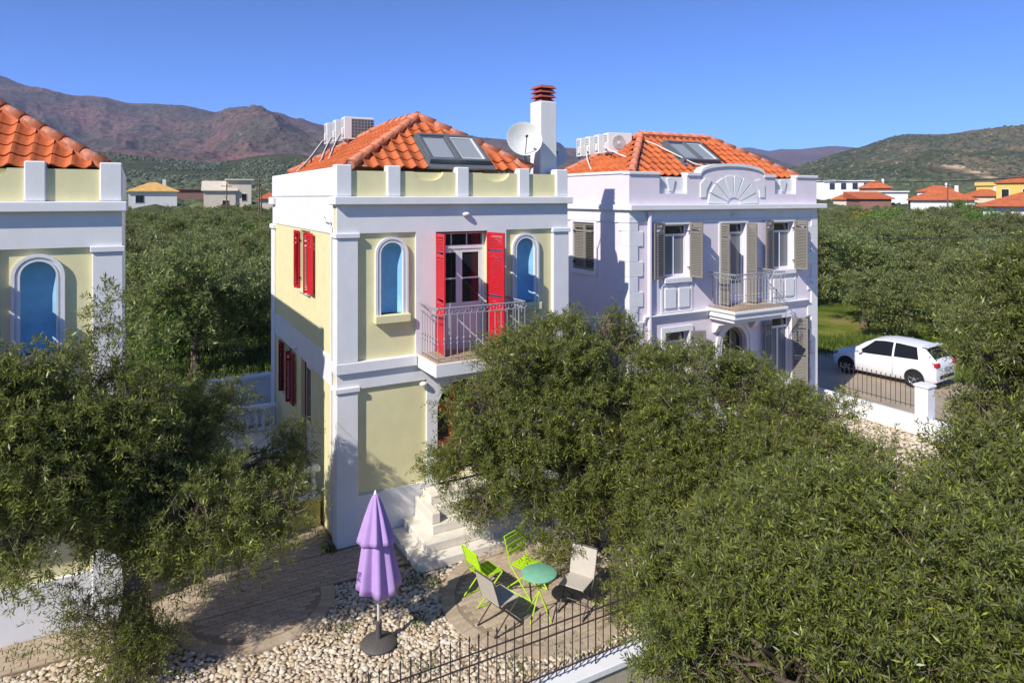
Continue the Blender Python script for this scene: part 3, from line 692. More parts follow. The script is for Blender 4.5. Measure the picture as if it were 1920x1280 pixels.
# ------------------------------------------------------------------ yellow house with red shutters
def yellow_house():
    W, D, ZC = 5.35, 6.85, 6.65
    H = empty('house', (0, 0, 0))
    door = rect(2.06, 3.27, 3.60, 6.08); porch = arch(2.67, .575, .86, 2.36)
    n1, n2 = arch(1.11, .236, 4.45, 5.66), arch(4.23, .236, 4.45, 5.66)
    b = MB(); b.plate(rect(.02, W - .02, 0, ZC), [door, porch, n1, n2], 'y', .055, .28); b.build('front_wall', 'yellow_render', H)
    b = MB(); b.plate(rect(0, W, .0, ZC + .02), [rect(.405, 1.62, 3.56, 6.09), rect(3.73, 4.945, 3.56, 6.09), rect(.405, 1.86, .93, 3.04), rect(3.49, 4.945, .93, 3.04), door, porch], 'y', 0.0, .054)
    b.build('facade_frame', 'white_render', H)
    for x0, x1 in ((-.015, .408), (4.942, 5.365)):
        for z0, z1 in ((3.585, 6.0), (.0, 3.0)):
            bx('pilaster', 'white_render', H, x0, x1, -.03, .30, z0, z1, c=.01)
        for z in (6.0, 3.0): bx('capital', 'white_render', H, x0 - .03, x1 + .03, -.065, .31, z + .002, z + .098, c=.01)
    for z0, z1, o in ((3.368, 3.578, .07),):
        bx('string_course', 'white_render', H, -.035, 1.622, -o, .31, z0, z1, c=.012); bx('string_course', 'white_render', H, 3.718, W + .035, -o, .31, z0, z1, c=.012)
    # side and back walls
    wins = [rect(2.40, 3.42, 4.64, 6.03), rect(4.40, 5.40, 1.70, 3.0), rect(2.36, 3.38, .58, 3.03)]
    b = MB(); b.plate(rect(.301, D, 0, ZC), wins, 'x', .03, .27); b.build('left_wall', 'yellow_render', H)
    bx('upper_band', 'white_render', H, .012, .05, .302, D + .01, 6.07, ZC + .16, c=.004)
    b = MB(); b.plate([(.302, 3.03), (D + .01, 3.03), (D + .01, 3.60), (.302, 3.60)], [], 'x', .008, .05); b.build('middle_band', 'white_render', H)
    bx('right_wall', 'white_render', H, W - .27, W - .025, .301, D, 0, ZC, c=0)
    bx('back_wall', 'white_render', H, .02, W - .02, D, D + .24, 0, ZC, c=0)
    bx('corner_strip', 'white_render', H, -.02, .03, D - .22, D + .26, 0, 6.06, c=.008); bx('capital', 'white_render', H, -.06, .05, D - .26, D + .29, 5.93, 6.05, c=.01)
    bx('floor_slab', 'concrete', H, .28, W - .28, .29, D - .01, 3.35, 3.58, c=0); bx('roof_slab', 'concrete', H, .05, W - .05, .06, D + .2, ZC + .0, ZC + .16, c=0)
    # cornice and parapet
    bx('cornice', 'white_render', H, -.075, W + .075, -.125, .34, ZC + .002, 6.815, c=.015)
    bx('cornice', 'white_render', H, -.08, .0, D - .25, D + .32, ZC - .05, 6.80, c=.012)
    for x0, x1 in ((-.02, .29), (1.01, 1.295), (2.54, 2.825), (4.05, 4.33), (5.04, 5.355)): bx('parapet_post', 'white_render', H, x0, x1, -.008, .27, 6.817, 7.44, c=.018)
    def scoop(x0, x1, cx): return [(x0, 6.816), (x1, 6.816), (x1, 7.33)] + [(cx + .33 * math.cos(math.pi * k / 12), 7.33 - .19 * math.sin(math.pi * k / 12)) for k in range(13)] + [(x0, 7.33)]
    for i, (x0, x1, cx) in enumerate(((.291, 1.009, None), (1.296, 2.539, 1.92), (2.826, 4.049, 3.5), (4.331, 5.039, None))):
        b = MB(); b.plate(rect(x0, x1, 6.816, 7.325) if cx is None else scoop(x0, x1, cx), [], 'y', .05, .24 if cx is None else .150); b.build('parapet_panel', 'yellow_render', H)
        if cx: bx('parapet_panel', 'yellow_render', H, x0, x1, .1502, .24, 6.816, 7.322, c=0)
    bx('parapet', 'white_render', H, .0, .17, .272, D + .22, 6.815, 7.40, c=.015); bx('parapet', 'white_render', H, W - .18, W, .272, D + .22, 6.812, 7.40, c=.015)
    bx('parapet', 'white_render', H, .172, W - .182, D + .05, D + .22, 6.812, 7.38, c=.015)
    niche(H, 1.11); niche(H, 4.23)
    # balcony
    bal = bx('balcony', 'white_render', H, 1.64, 3.71, -1.0, -.002, 3.32, 3.585, c=.012)
    k = 0
    for i in range(9):
        for j in range(4):
            x = 1.66 + i * .2265; y = -.98 + j * .243
            bx('floor_tile', 'balcony_tile', bal, x + .003, x + .2235, y + .003, y + .24, 3.580, 3.600, c=.003)
    railing(H, 1.70, 3.65, -.02, -.95, 3.60, 1.04, name='balcony_railing')
    # balcony door
    dr = empty('balcony_door', (0, 0, 0)); dr.parent = H
    b = MB(); b.plate(rect(2.061, 3.269, 3.602, 6.078), [rect(2.12, 3.21, 3.66, 5.70), rect(2.12, 3.21, 5.78, 6.02)], 'y', .15, .22); b.build('frame', 'white_paint', dr)
    for x0, x1 in ((2.125, 2.662), (2.668, 3.205)):
        g = MB(); g.plate(rect(x0, x1, 3.665, 5.695), [rect(x0 + .07, x1 - .07, 4.55, 5.05), rect(x0 + .07, x1 - .07, 5.085, 5.62)], 'y', .165, .205); g.build('leaf', 'white_paint', dr)
        g = MB(); g.plate(rect(x0 + .08, x1 - .08, 3.80, 4.42), [], 'y', .155, .166); g.build('door_panel', 'white_paint', dr)
        for z0, z1 in ((4.55, 5.05), (5.085, 5.62)): MB().box(x0 + .068, x1 - .068, .182, .190, z0 - .002, z1 + .002).build('pane', 'glass_dark', dr)
    for x in (2.12, 2.484, 2.848):
        MB().box(x + .012, x + .352, .182, .190, 5.79, 6.01).build('pane', 'glass_dark', dr)
    for x in (2.484, 2.848): MB().box(x - .012, x + .012, .17, .2, 5.781, 6.019).build('glazing_bar', 'white_paint', dr)
    MB().box(3.0, 3.04, .11, .165, 4.40, 4.43).build('handle', 'steel_grey', dr)
    for s in (shutter(H, (2.085, -.005, 3.63), .60, 2.42, R_(-90 - 8), 'red_paint'), shutter(H, (3.255, -.005, 3.63), .60, 2.42, R_(-90 + 10), 'red_paint')): pass
    bx('lintel_trim', 'dark_red_paint', H, 2.065, 3.265, .06, .16, 6.045, 6.075, c=.002)
    # arched entrance
    pr = empty('entrance', (0, 0, 0)); pr.parent = H
    b = MB(); ar = arch(2.67, .60, .86, 2.36); b.plate(ar, [arch(2.67, .50, .90, 2.36)], 'y', .50, .60); b.build('door_frame', 'dark_red_paint', pr)
    for x0, x1 in ((2.175, 2.662), (2.678, 3.165)):
        MB().box(x0, x1, .53, .57, .91, 2.30, c=.006).build('leaf', 'red_paint', pr)
        MB().box(x0 + .09, x1 - .09, .52, .529, 1.55, 2.18).build('pane', 'glass_dark', pr)
    b = MB(); b.plate(arch(2.67, .49, 2.32, 2.36), [], 'y', .535, .56); b.build('fanlight', 'glass_dark', pr)
    MB().box(2.62, 2.72, .50, .53, 2.31, 2.84).build('fanlight_bar', 'red_paint', pr)
    b = MB(); oo = arch(2.67, .66, .80, 2.36); b.plate(oo, [arch(2.67, .577, .862, 2.36)], 'y', .281, .50); b.build('porch_lining', 'white_render', pr)
    MB().box(2.12, 3.22, -.0, .62, .70, .859).build('threshold', 'marble', pr)
    # left wall windows
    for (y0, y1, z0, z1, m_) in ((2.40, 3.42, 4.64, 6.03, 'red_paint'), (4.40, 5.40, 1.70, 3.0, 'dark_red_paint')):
        w = empty('window', (0, 0, 0)); w.parent = H
        b = MB(); b.plate(rect(y0 + .001, y1 - .001, z0 + .001, z1 - .001), [rect(y0 + .06, (y0 + y1) / 2 - .035, z0 + .07, z1 - .06), rect((y0 + y1) / 2 + .035, y1 - .06, z0 + .07, z1 - .06)], 'x', .13, .19); b.build('frame', 'white_paint', w)
        for a, c in ((y0 + .06, (y0 + y1) / 2 - .035), ((y0 + y1) / 2 + .035, y1 - .06)): MB().box(.155, .163, a - .002, c + .002, z0 + .068, z1 - .058).build('pane', 'glass_dark', w)
        bx('sill', 'marble', w, -.045, .12, y0 - .03, y1 + .03, z0 - .05, z0 - .001, c=.006)
        h = z1 - z0 - .04
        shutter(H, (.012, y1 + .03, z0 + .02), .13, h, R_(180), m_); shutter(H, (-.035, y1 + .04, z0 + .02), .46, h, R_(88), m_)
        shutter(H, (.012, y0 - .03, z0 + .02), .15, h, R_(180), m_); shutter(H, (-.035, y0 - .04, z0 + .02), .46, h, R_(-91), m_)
        for zz in (z0 + .25, z1 - .25): bx('hinge', 'iron_dark', H, -.03, .02, y1 - .02, y1 + .03, zz, zz + .03, c=.002)
    sdr = empty('side_door', (0, 0, 0)); sdr.parent = H
    b = MB(); b.plate(rect(2.361, 3.379, .581, 3.029), [rect(2.44, 3.31, .66, 2.95)], 'x', .12, .19); b.build('frame', 'dark_red_paint', sdr)
    MB().box(.14, .17, 2.445, 3.305, .665, 2.945).build('leaf', 'white_paint', sdr); MB().box(.128, .139, 2.55, 3.2, 1.6, 2.8).build('pane', 'glass_dark', sdr)
    wall_lamp(H, (2.74, -.0, 6.44)); wall_lamp(H, (1.77, -.0, 2.965)); wall_lamp(H, (.008, 3.8, 3.16), 'x')
    b = MB(); b.tube([(.0, 1.1, 6.42), (-.03, .98, 6.40), (-.03, .86, 6.33), (-.025, .42, 6.30), (-.02, .36, 6.2), (-.02, .36, .2)], .02, 8); b.build('drain_pipe', 'white_render', H, True)
    return H
h1 = yellow_house()
tag(h1, 'yellow and white house with red shutters, chimney and blue niches, in the middle', 'house', 'twin yellow houses')
h0 = copies(h1); h0.location = (-8.95, -.40, -.08)
tag(h0, 'yellow house cut off by the left edge of the picture', 'house', 'twin yellow houses')
SL1 = math.atan2(1.25, 1.72)
def sk1(nm, P): return nm == 'front' and 1.90 < P.x < 3.56 and .15 < P.y < 1.19
r1 = hip_roof(h1, .33, 4.50, .24, 6.10, 7.42, (2.41, 1.95), (2.41, 4.30), 8.66, ('front', 'left'), sk1)
skylight(r1, (2.03, .30, 7.42 + .06 * .725 + .03), 0, 1.42, 1.06, math.atan2(1.24, 1.71))
r0 = hip_roof(h0, .33, 5.10, .16, 6.10, 7.37, (2.72, 2.30), (2.72, 4.0), 8.90, ('front', 'right'))
# chimney of the middle house
ch = bx('chimney', 'white_render', h1, 4.87, 5.33, .42, .90, 6.82, 9.06, c=.02)
for i, (z, s) in enumerate(((9.062, .0), (9.16, .03), (9.27, .03), (9.375, .03))):
    cp = MB(); x0, x1, y0, y1 = 4.90 - s, 5.30 + s, .45 - s, .87 + s; t = .055
    cp.add([(x0, y0, z), (x1, y0, z), (x1, y1, z), (x0, y1, z), (x0 + .07, y0 + .07, z + t + .02), (x1 - .07, y0 + .07, z + t + .02), (x1 - .07, y1 - .07, z + t + .02), (x0 + .07, y1 - .07, z + t + .02)],
           [(3, 2, 1, 0), (4, 5, 6, 7), (0, 1, 5, 4), (1, 2, 6, 5), (2, 3, 7, 6), (3, 0, 4, 7)]); cp.build('cowl_ring', 'chimney_red', ch)
    if i < 3: MB().box(4.97, 5.23, .52, .80, z + t, z + .12).build('cowl_core', 'black_plastic', ch)

# front steps of the middle house
st = empty('front_steps', (0, 0, 0)); tag(st, 'pale marble front steps leading up to the arched door', 'steps')
for i, (x0, x1, y0, z) in enumerate(((1.06, 4.28, -1.56, .15), (1.33, 4.01, -1.27, .32), (1.58, 3.76, -.98, .49), (1.75, 3.6, -.72, .66), (1.75, 3.6, -.48, .83))):
    bx('step', 'marble', st, x0, x1, y0, -.035, z - .17 + (.001 if i else .0), z, c=.012)
for x in (1.585, 3.575): bx('cheek_wall', 'marble', st, x, x + .18, -.93, -.034, .492, .70, c=.015)

# ------------------------------------------------------------------ pink house with grey shutters
def pink_house():
    W, D, ZC = 7.52, 5.9, 6.45
    H = empty('house', (7.93, .95, 0))
    w1, w2 = rect(1.20, 2.10, 4.62, 6.06), rect(5.50, 6.42, 4.62, 6.06)
    dr = rect(3.32, 4.34, 3.72, 6.06); g1, g2 = rect(1.22, 2.10, 1.60, 3.12), rect(5.42, 6.32, 1.0, 3.14); ad = arch(3.86, .50, .5, 2.55)
    b = MB(); b.plate(rect(0, W, 0, ZC), [w1, w2, dr, g1, g2, ad], 'y', .0, .26); b.build('front_wall', 'pink_render', H)
    b = MB(); b.plate(rect(.261, D, 0, ZC), [rect(1.53, 2.58, 4.72, 6.08)], 'x', .0, .26); b.build('left_wall', 'pink_render', H)
    bx('right_wall', 'pink_render', H, W - .26, W, .261, D, 0, ZC, c=0); bx('back_wall', 'pink_render', H, 0, W, D + .001, D + .25, 0, ZC, c=0)
    bx('floor_slab', 'concrete', H, .27, W - .27, .27, D - .01, 3.4, 3.6, c=0); bx('roof_slab', 'concrete', H, .03, W - .03, .03, D + .2, ZC, ZC + .15, c=0)
    bx('frieze', 'white_render', H, -.012, W + .012, -.012, .30, 6.17, ZC + .001, c=.004)
    bx('frieze', 'white_render', H, -.012, .03, .301, D + .2, 6.17, ZC + .001, c=.004)
    bx('frieze_moulding', 'white_render', H, -.035, W + .035, -.04, .31, 6.125, 6.168, c=.008); bx('frieze_moulding', 'white_render', H, -.035, .03, .311, D + .2, 6.125, 6.168, c=.008)
    bx('cornice', 'white_render', H, -.10, W + .26, -.20, .35, ZC + .003, 6.60, c=.015); bx('cornice', 'white_render', H, -.10, .04, .351, D + .3, ZC + .003, 6.60, c=.015)
    # parapet with raised arch, two notches and fan ornament
    zt = 7.40; cx = 3.82; hw = 1.30
    arc = [(cx + hw * math.cos(math.pi * k / 20), zt + .29 * math.sin(math.pi * k / 20) ** 0.8) for k in range(21)]
    out = [(0, 6.602), (W, 6.602), (W, zt), (6.55, zt), (6.55, 6.90), (5.60, 6.90), (5.60, zt)] + arc + [(2.03, zt), (2.03, 6.90), (1.04, 6.90), (1.04, zt), (0, zt)]
    b = MB(); b.plate(out, [], 'y', .0, .22); b.build('parapet', 'pink_render', H)
    for x0, x1 in ((1.041, 2.029), (5.601, 6.549)): 
        bx('notch_back', 'white_render', H, x0, x1, .13, .215, 6.902, 7.36, c=0); xc = (x0 + x1) / 2
        b = MB(); b.plate([(xc - .06, 6.98), (xc + .06, 6.98), (xc + .15, 7.30), (xc + .08, 7.335), (xc - .08, 7.335), (xc - .15, 7.30)], [], 'y', .085, .129); b.build('keystone', 'white_render', H)
    for x0, x1 in ((-.03, 1.04), (6.55, W + .03)): bx('coping', 'white_render', H, x0, x1, -.045, .245, zt + .002, zt + .085, c=.012)
    cop = [(5.60, zt + .002)] + [(x, z + .002) for x, z in arc] + [(2.03, zt + .002)]
    b = MB(); b.plate(cop + [(x, z + .085) for x, z in cop[::-1]], [], 'y', -.045, .245); b.build('coping', 'white_render', H)
    bx('parapet', 'pink_render', H, .0, .2, .221, D + .22, 6.602, 7.42, c=0); bx('coping', 'white_render', H, -.03, .23, .246, D + .25, 7.422, 7.50, c=.012)
    bx('parapet', 'pink_render', H, W - .2, W, .221, D + .22, 6.602, 7.40, c=0); bx('parapet', 'pink_render', H, .201, W - .201, D + .03, D + .22, 6.602, 7.40, c=0)
    fan = empty('fan_ornament', (0, 0, 0)); fan.parent = H; fz = 6.60
    for k in range(8):
        a0, a1 = math.pi * k / 8 + .035, math.pi * (k + 1) / 8 - .035
        ps = [(cx + .27 * math.cos(a), fz + .20 * math.sin(a)) for a in (a0, a1)] + [(cx + 1.0 * math.cos(a1 + (a0 - a1) * q / 4), fz + .83 * math.sin(a1 + (a0 - a1) * q / 4)) for q in range(5)]
        b = MB(); b.plate(ps, [], 'y', -.032, -.001); b.build('petal', 'white_render', fan)
    for s in (-1, 1):
        b = MB(); b.plate([(cx + s * 1.30, 6.80), (cx + s * 1.10, 6.80), (cx + s * 1.06, 7.02), (cx + s * .88, 7.28), (cx + s * 1.12, 7.34), (cx + s * 1.30, 7.18)], [], 'y', -.032, -.001); b.build('side_petal', 'white_render', fan)
    # quoins, drain pipe, string courses, panels
    for xs, sg in ((0, 1), (W, -1)):
        z = .30; k = 0
        while z < 5.95:
            w = .45 if k % 2 else .28; a, c_ = (xs - .022, xs + w) if sg > 0 else (xs - w, xs + .022)
            bx('quoin', 'white_render', H, a, c_, -.03, .30 if k % 2 else .44, z, z + .398, c=.008); z += .40; k += 1
    MB().tube([(.635, -.07, 6.40), (.635, -.07, .15)], .06, 8).build('drain_pipe', 'pink_render', H, True)
    for z0, z1, o in ((3.46, 3.53, .05), (3.532, 3.60, .085), (3.602, 3.64, .12)):
        bx('string_course', 'white_render', H, .46, 2.79, -o, -.001, z0, z1, c=.008); bx('string_course', 'white_render', H, 4.87, W - .46, -o, -.001, z0, z1, c=.008)
    for x0, x1 in ((1.20, 2.10), (5.50, 6.42)):
        bx('window_sill', 'white_render', H, x0 - .02, x1 + .06, -.075, .10, 4.46, 4.60, c=.01)
        b = MB(); b.plate(rect(x0 - .12, x1 + .12, 3.66, 4.44), [rect(x0 - .05, x1 + .05, 3.70, 4.40)], 'y', -.022, -.001); b.build('panel_frame', 'white_render', H)
        for a, c_ in ((x0 + .0, (x0 + x1) / 2 - .05), ((x0 + x1) / 2 + .05, x1 + .0)): bx('panel', 'white_render', H, a, c_, -.045, -.001, 3.78, 4.32, c=.012)
        b = MB(); b.plate(rect(x0 - .09, x1 + .09, 4.601, 6.124), [rect(x0, x1, 4.602, 6.06)], 'y', -.028, -.001); b.build('window_surround', 'white_render', H)
    b = MB(); b.plate(rect(3.24, 4.42, 3.73, 6.124), [rect(3.32, 4.34, 3.731, 6.06)], 'y', -.028, -.001); b.build('door_surround', 'white_render', H)
    def win(nm, x0, x1, z0, z1, mat='taupe_paint', solid=0.0):
        w = empty(nm, (0, 0, 0)); w.parent = H; xm = (x0 + x1) / 2; zt_ = z1 - .30
        b = MB(); b.plate(rect(x0 + .001, x1 - .001, z0 + .001, z1 - .001), [rect(x0 + .05, x1 - .05, zt_ + .03, z1 - .05), rect(x0 + .05, xm - .03, z0 + .06 + solid, zt_ - .03), rect(xm + .03, x1 - .05, z0 + .06 + solid, zt_ - .03)], 'y', .14, .20); b.build('frame', 'white_paint', w)
        for a, c_, p, q in ((x0 + .05, x1 - .05, zt_ + .03, z1 - .05), (x0 + .05, xm - .03, z0 + .06 + solid, zt_ - .03), (xm + .03, x1 - .05, z0 + .06 + solid, zt_ - .03)):
            MB().box(a - .002, c_ + .002, .165, .172, p - .002, q + .002).build('pane', 'glass_dark' if p > zt_ else 'curtain_glass', w)
        return w
    win('window', 1.20, 2.10, 4.62, 6.06); win('window', 5.50, 6.42, 4.62, 6.06); win('balcony_door', 3.32, 4.34, 3.72, 6.06, solid=.5); win('window', 1.22, 2.10, 1.60, 3.12); win('window', 5.42, 6.32, 1.0, 3.14, solid=.3)
    t = 'taupe_paint'
    for x0, x1 in ((1.20, 2.10), (5.50, 6.42)):
        shutter(H, (x0 - .01, -.035, 4.60), .45, 1.50, R_(180 + 12), t); shutter(H, (x1 + .02, -.035, 4.60), .45, 1.50, R_(-86), t); shutter(H, (x1 + .05, -.06, 4.60), .30, 1.50, R_(-35), t)
        for z in (4.85, 5.85): bx('hinge', 'iron_dark', H, x1 - .10, x1 + .02, -.05, -.03, z, z + .03, c=.002)
    shutter(H, (3.30, -.035, 3.76), .34, 2.28, R_(-95), t); shutter(H, (4.36, -.035, 3.76), .34, 2.28, R_(-84), t)
    shutter(H, (5.40, -.035, 1.02), .44, 2.08, R_(180 + 14), t); shutter(H, (6.34, -.035, 1.02), .44, 2.08, R_(-50), t); shutter(H, (6.72, -.18, 1.02), .36, 2.08, R_(15), t)
    for x0, x1, z0, z1 in ((1.22, 2.10, 1.60, 3.12), (5.42, 6.32, 1.0, 3.14)):
        b = MB(); b.plate(rect(x0 - .13, x1 + .13, z0 - .1, z1 + .14), [rect(x0, x1, z0, z1)], 'y', -.04, -.001); b.build('window_surround', 'white_render', H)
    shutter(H, (2.14, -.045, 1.62), .44, 1.48, R_(-20), t)
    # left window with closed shutters
    b = MB(); b.plate(rect(1.40, 2.71, 4.58, 6.124), [rect(1.53, 2.58, 4.72, 6.08)], 'x', -.03, -.001); b.build('window_surround', 'white_render', H)
    shutter(H, (.03, 2.575, 4.73), .518, 1.34, R_(-90), t); shutter(H, (.03, 1.535, 4.73), .518, 1.34, R_(90), t)
    MB().box(.10, .12, 1.535, 2.575, 4.725, 6.075).build('pane', 'glass_dark', H)
    for z in (4.9, 5.8):
        for y in (1.56, 2.5): bx('hinge', 'iron_dark', H, -.05, .01, y, y + .05, z, z + .04, c=.002)
    # entrance and balcony
    en = empty('entrance', (0, 0, 0)); en.parent = H
    for ro, ri, y0 in ((.74, .62, -.05), (.618, .502, -.025)):
        o_ = arch(3.86, ro, .5, 2.55)[1:]; i_ = arch(3.86, ri, .5, 2.55)[1:]
        b = MB(); b.plate([o_[0]] + o_[1:] + [(3.86 - ro, .5)] + [(3.86 - ri, .5)] + i_[::-1], [], 'y', y0, -.001); b.build('arch_moulding', 'white_render', en)
    b = MB(); b.plate(arch(3.86, .498, .5, 2.55), [arch(3.86, .40, .56, 2.55)], 'y', .15, .21); b.build('door_frame', 'taupe_paint', en)
    b = MB(); b.plate(arch(3.86, .405, .55, 2.55), [], 'y', .175, .19); b.build('glazed_leaf', 'glass_dark', en); MB().box(3.83, 3.89, .14, .174, .56, 2.94).build('meeting_stile', 'taupe_paint', en)
    bal = bx('balcony', 'white_render', H, 2.80, 4.86, -1.0, -.002, 3.47, 3.62, c=.01)
    bx('slab_edge', 'white_render', bal, 2.76, 4.90, -1.05, -.003, 3.622, 3.70, c=.012); bx('slab_underside', 'white_render', bal, 2.86, 4.80, -.92, -.004, 3.36, 3.468, c=.02)
    for i in range(9):
        for j in range(4): bx('floor_tile', 'balcony_tile', bal, 2.79 + i * .231 + .003, 2.79 + i * .231 + .228, -1.02 + j * .25 + .003, -1.02 + j * .25 + .247, 3.698, 3.714, c=.003)
    for x in (3.0, 4.5):
        b = MB(); b.plate([(-.002, 2.95), (-.002, 3.355), (-.55, 3.355), (-.5, 3.26), (-.25, 3.20), (-.12, 3.0)], [], 'x', x, x + .16); b.build('corbel', 'pink_render', H)
    railing(H, 2.85, 4.81, -.02, -.98, 3.714, .98, name='balcony_railing')
    wall_lamp(H, (3.80, -.0, 6.29)); wall_lamp(H, (5.05, -.0, 3.22)); wall_lamp(H, (7.2, -.01, 4.1))
    return H
hp = pink_house()
tag(hp, 'pale pink house with grey shutters and a fan ornament on its parapet', 'house')
def sk2(nm, P): return nm == 'front' and 2.50 < P.x < 4.25 and .66 < P.y < 1.74
rp = hip_roof(hp, .30, 6.95, .27, 3.95, 7.42, (2.14, 2.10), (5.0, 2.10), 8.67, ('front', 'left'), sk2, ridge_axis='x')
skylight(rp, (2.62, .78, 7.42 + .51 * .683 + .03), 0, 1.48, 1.08, math.atan2(1.25, 1.83))

# ------------------------------------------------------------------ roof equipment
G1 = 'air conditioners on the roof of the middle house'; G2 = 'air conditioners on the roof of the pink house'
acs = [(1.43, 4.75, 8.34), (1.37, 5.42, 8.32), (1.31, 6.12, 8.30)]
for i, p in enumerate(acs):
    ac_unit('air_conditioner', ['air conditioner with square dark grille, nearest of three beside the tiled hip', 'middle air conditioner of the three on the yellow house roof', 'hindmost air conditioner of the three on the yellow house roof'][i], G1, p, R_(-2), 'grid')
pac = [(8.96, 3.22, 8.14), (9.02, 3.78, 8.13), (9.08, 4.34, 8.12), (9.14, 4.90, 8.11)]
for i, p in enumerate(pac):
    ac_unit('air_conditioner', ['air conditioner with round fan, nearest the hip of the pink house roof', 'second air conditioner from the pink house hip', 'third air conditioner from the pink house hip', 'leftmost air conditioner on the pink house roof'][i], G2, p, R_(-10), 'fan')
for i, (p, q) in enumerate((((1.40, 4.80, 8.50), (.55, 3.4, 7.55)), ((1.34, 5.47, 8.46), (.50, 4.0, 7.54)), ((1.28, 6.17, 8.42), (.25, 5.0, 7.46)))):
    p, q = Vector(p), Vector(q); m1 = p.lerp(q, .35) + Vector((-.08, .05, -.12)); m2 = p.lerp(q, .75) + Vector((.03, 0, .0))
    root = empty('pipe_run', p); tag(root, ['insulated pipes dropping from the nearest grille air conditioner', 'insulated pipes dropping from the middle yellow house air conditioner', 'insulated pipes dropping from the hindmost yellow house air conditioner'][i], 'pipe', 'air conditioner pipes')
    MB().tube([v - p for v in (p, p + Vector((-.09, 0, -.05)), m1, m2, q)], .015, 6).build('white_pipe', 'cable_white', root, True)
    MB().tube([v - p + Vector((.05, .03, .02)) for v in (p, p + Vector((-.07, 0, -.02)), m1, m2, q)], .012, 6).build('black_cable', 'cable_black', root, True)
for i, (p, q) in enumerate((((8.93, 3.28, 8.32), (8.95, 2.35, 7.96)), ((9.06, 4.38, 8.24), (8.42, 3.3, 7.60)))):
    p, q = Vector(p), Vector(q)
    tag(MB().tube([p, p + Vector((-.10, -.05, .0)), p.lerp(q, .4) + Vector((-.15, -.1, -.02)), p.lerp(q, .75) + Vector((-.05, 0, .0)), q], .02, 6).build('pipe_run', 'cable_white', None, True), ['white pipe from the round-fan air conditioner down the pink house tiles', 'white pipe from the left air conditioners of the pink house'][i], 'pipe', 'pink house pipes')
pts = [Vector((9.95, 2.95, 8.55)), Vector((10.1, 2.55, 8.42)), Vector((10.35, 2.0, 8.12)), Vector((10.75, 1.55, 7.80)), Vector((11.3, 1.3, 7.62))]
tag(MB().tube(pts, .02, 6).build('roof_cable', 'cable_white', None, True), 'pale cable lying across the pink house roof tiles', 'cable')
dish('satellite_dish', 'large white satellite dish left of the tall chimney', (4.34, .30, 8.09), (-.30, -.88, .30), .40, (4.52, .52, 7.42))
dish('satellite_dish', 'smaller white satellite dish half hidden behind the chimney', (5.62, 1.05, 7.84), (-.25, -.88, .28), .32, (5.27, 1.2, 7.40))

# ------------------------------------------------------------------ terrace, walls, fences
def baluster_mesh(h):
    prof = [(.065, 0), (.065, .05), (.04, .07), (.058, .14), (.075, .22), (.066, .32), (.036, .44), (.032, .52), (.046, .56), (.036, .60), (.062, .63), (.062, .68)]
    s = h / .68; m = MB().lathe([(r, z * s) for r, z in prof], n=10).mesh('baluster'); m.materials.append(MAT['white_render'])
    m.polygons.foreach_set('use_smooth', [True] * len(m.polygons)); return m
bal_me = baluster_mesh(.50)
def balustrade(label, x0, x1, y, z0, wmat, step=.20):
    root = empty('balustrade', (x0, y, 0)); tag(root, label, 'balustrade'); w = x1 - x0
    MB().box(0, w, -.09, .09, -.05, z0, c=.01).build('base_wall', wmat, root)
    MB().box(-.02, w, -.11, .11, z0 + .001, z0 + .05, c=.008).build('bottom_rail', 'white_render', root); MB().box(-.02, w, -.10, .10, z0 + .551, z0 + .66, c=.02).build('handrail', 'white_render', root)
    n = int(w / step)
    for k in range(n):
        o = bpy.data.objects.new('baluster', bal_me); COL.objects.link(o); o.parent = root; o.location = (step * (k + .6), 0, z0 + .05)
    return root
balustrade('near white baluster railing on a yellow wall beside the pilaster', -3.1, -.05, 1.22, .57, 'bright_yellow_render')
balustrade('far white baluster railing at the back of the side terrace', -3.1, -.05, 6.1, .57, 'white_render')
tag(bx('terrace', 'marble', None, -3.4, -.06, 1.33, 6.0, -.05, .56, c=.01), 'raised terrace between the two yellow houses', 'terrace', kind='structure')
gw = empty('garden_wall', (-3.4, 8.4, 0)); tag(gw, 'white garden wall with iron fence behind the side terrace', 'wall')
MB().box(-1.5, 4.5, 0, .22, -.4, 1.35, c=.01).build('wall', 'white_render', gw); MB().box(-1.52, 4.52, -.04, .26, 1.351, 1.46, c=.01).build('coping', 'white_render', gw)
def iron_bars(root, x0, x1, y, z0, h, step=.13, post=7, rails=(.12, .62, .76), along='x', spike=True):
    def P(a, b, z): return (a, b, z) if along == 'x' else (b, a, z)
    for r in rails: MB().tube([P(x0, y, z0 + r), P(x1, y, z0 + r)], .011, 5).build('rail', 'iron_dark', root)
    short = MB().tube([(0, 0, .06), (0, 0, h - .08)], .0085, 5).tube([(0, 0, h - .08), (0, 0, h - .06), (0, 0, h)], [.010, .017, .001], 5).mesh('bar'); short.materials.append(MAT['iron_dark'])
    tall = MB().tube([(0, 0, -.02), (0, 0, h - .08)], .011, 5).tube([(0, 0, h - .08), (0, 0, h - .06), (0, 0, h)], [.010, .018, .001], 5).mesh('post'); tall.materials.append(MAT['iron_dark'])
    n = int((x1 - x0) / step)
    for k in range(n + 1):
        t = k % post == 0
        o = bpy.data.objects.new('post' if t else 'bar', tall if t else short); COL.objects.link(o); o.parent = root; o.location = P(x0 + k * step, y, z0)
iron_bars(gw, -1.4, 4.4, .11, 1.46, .95, step=.15)
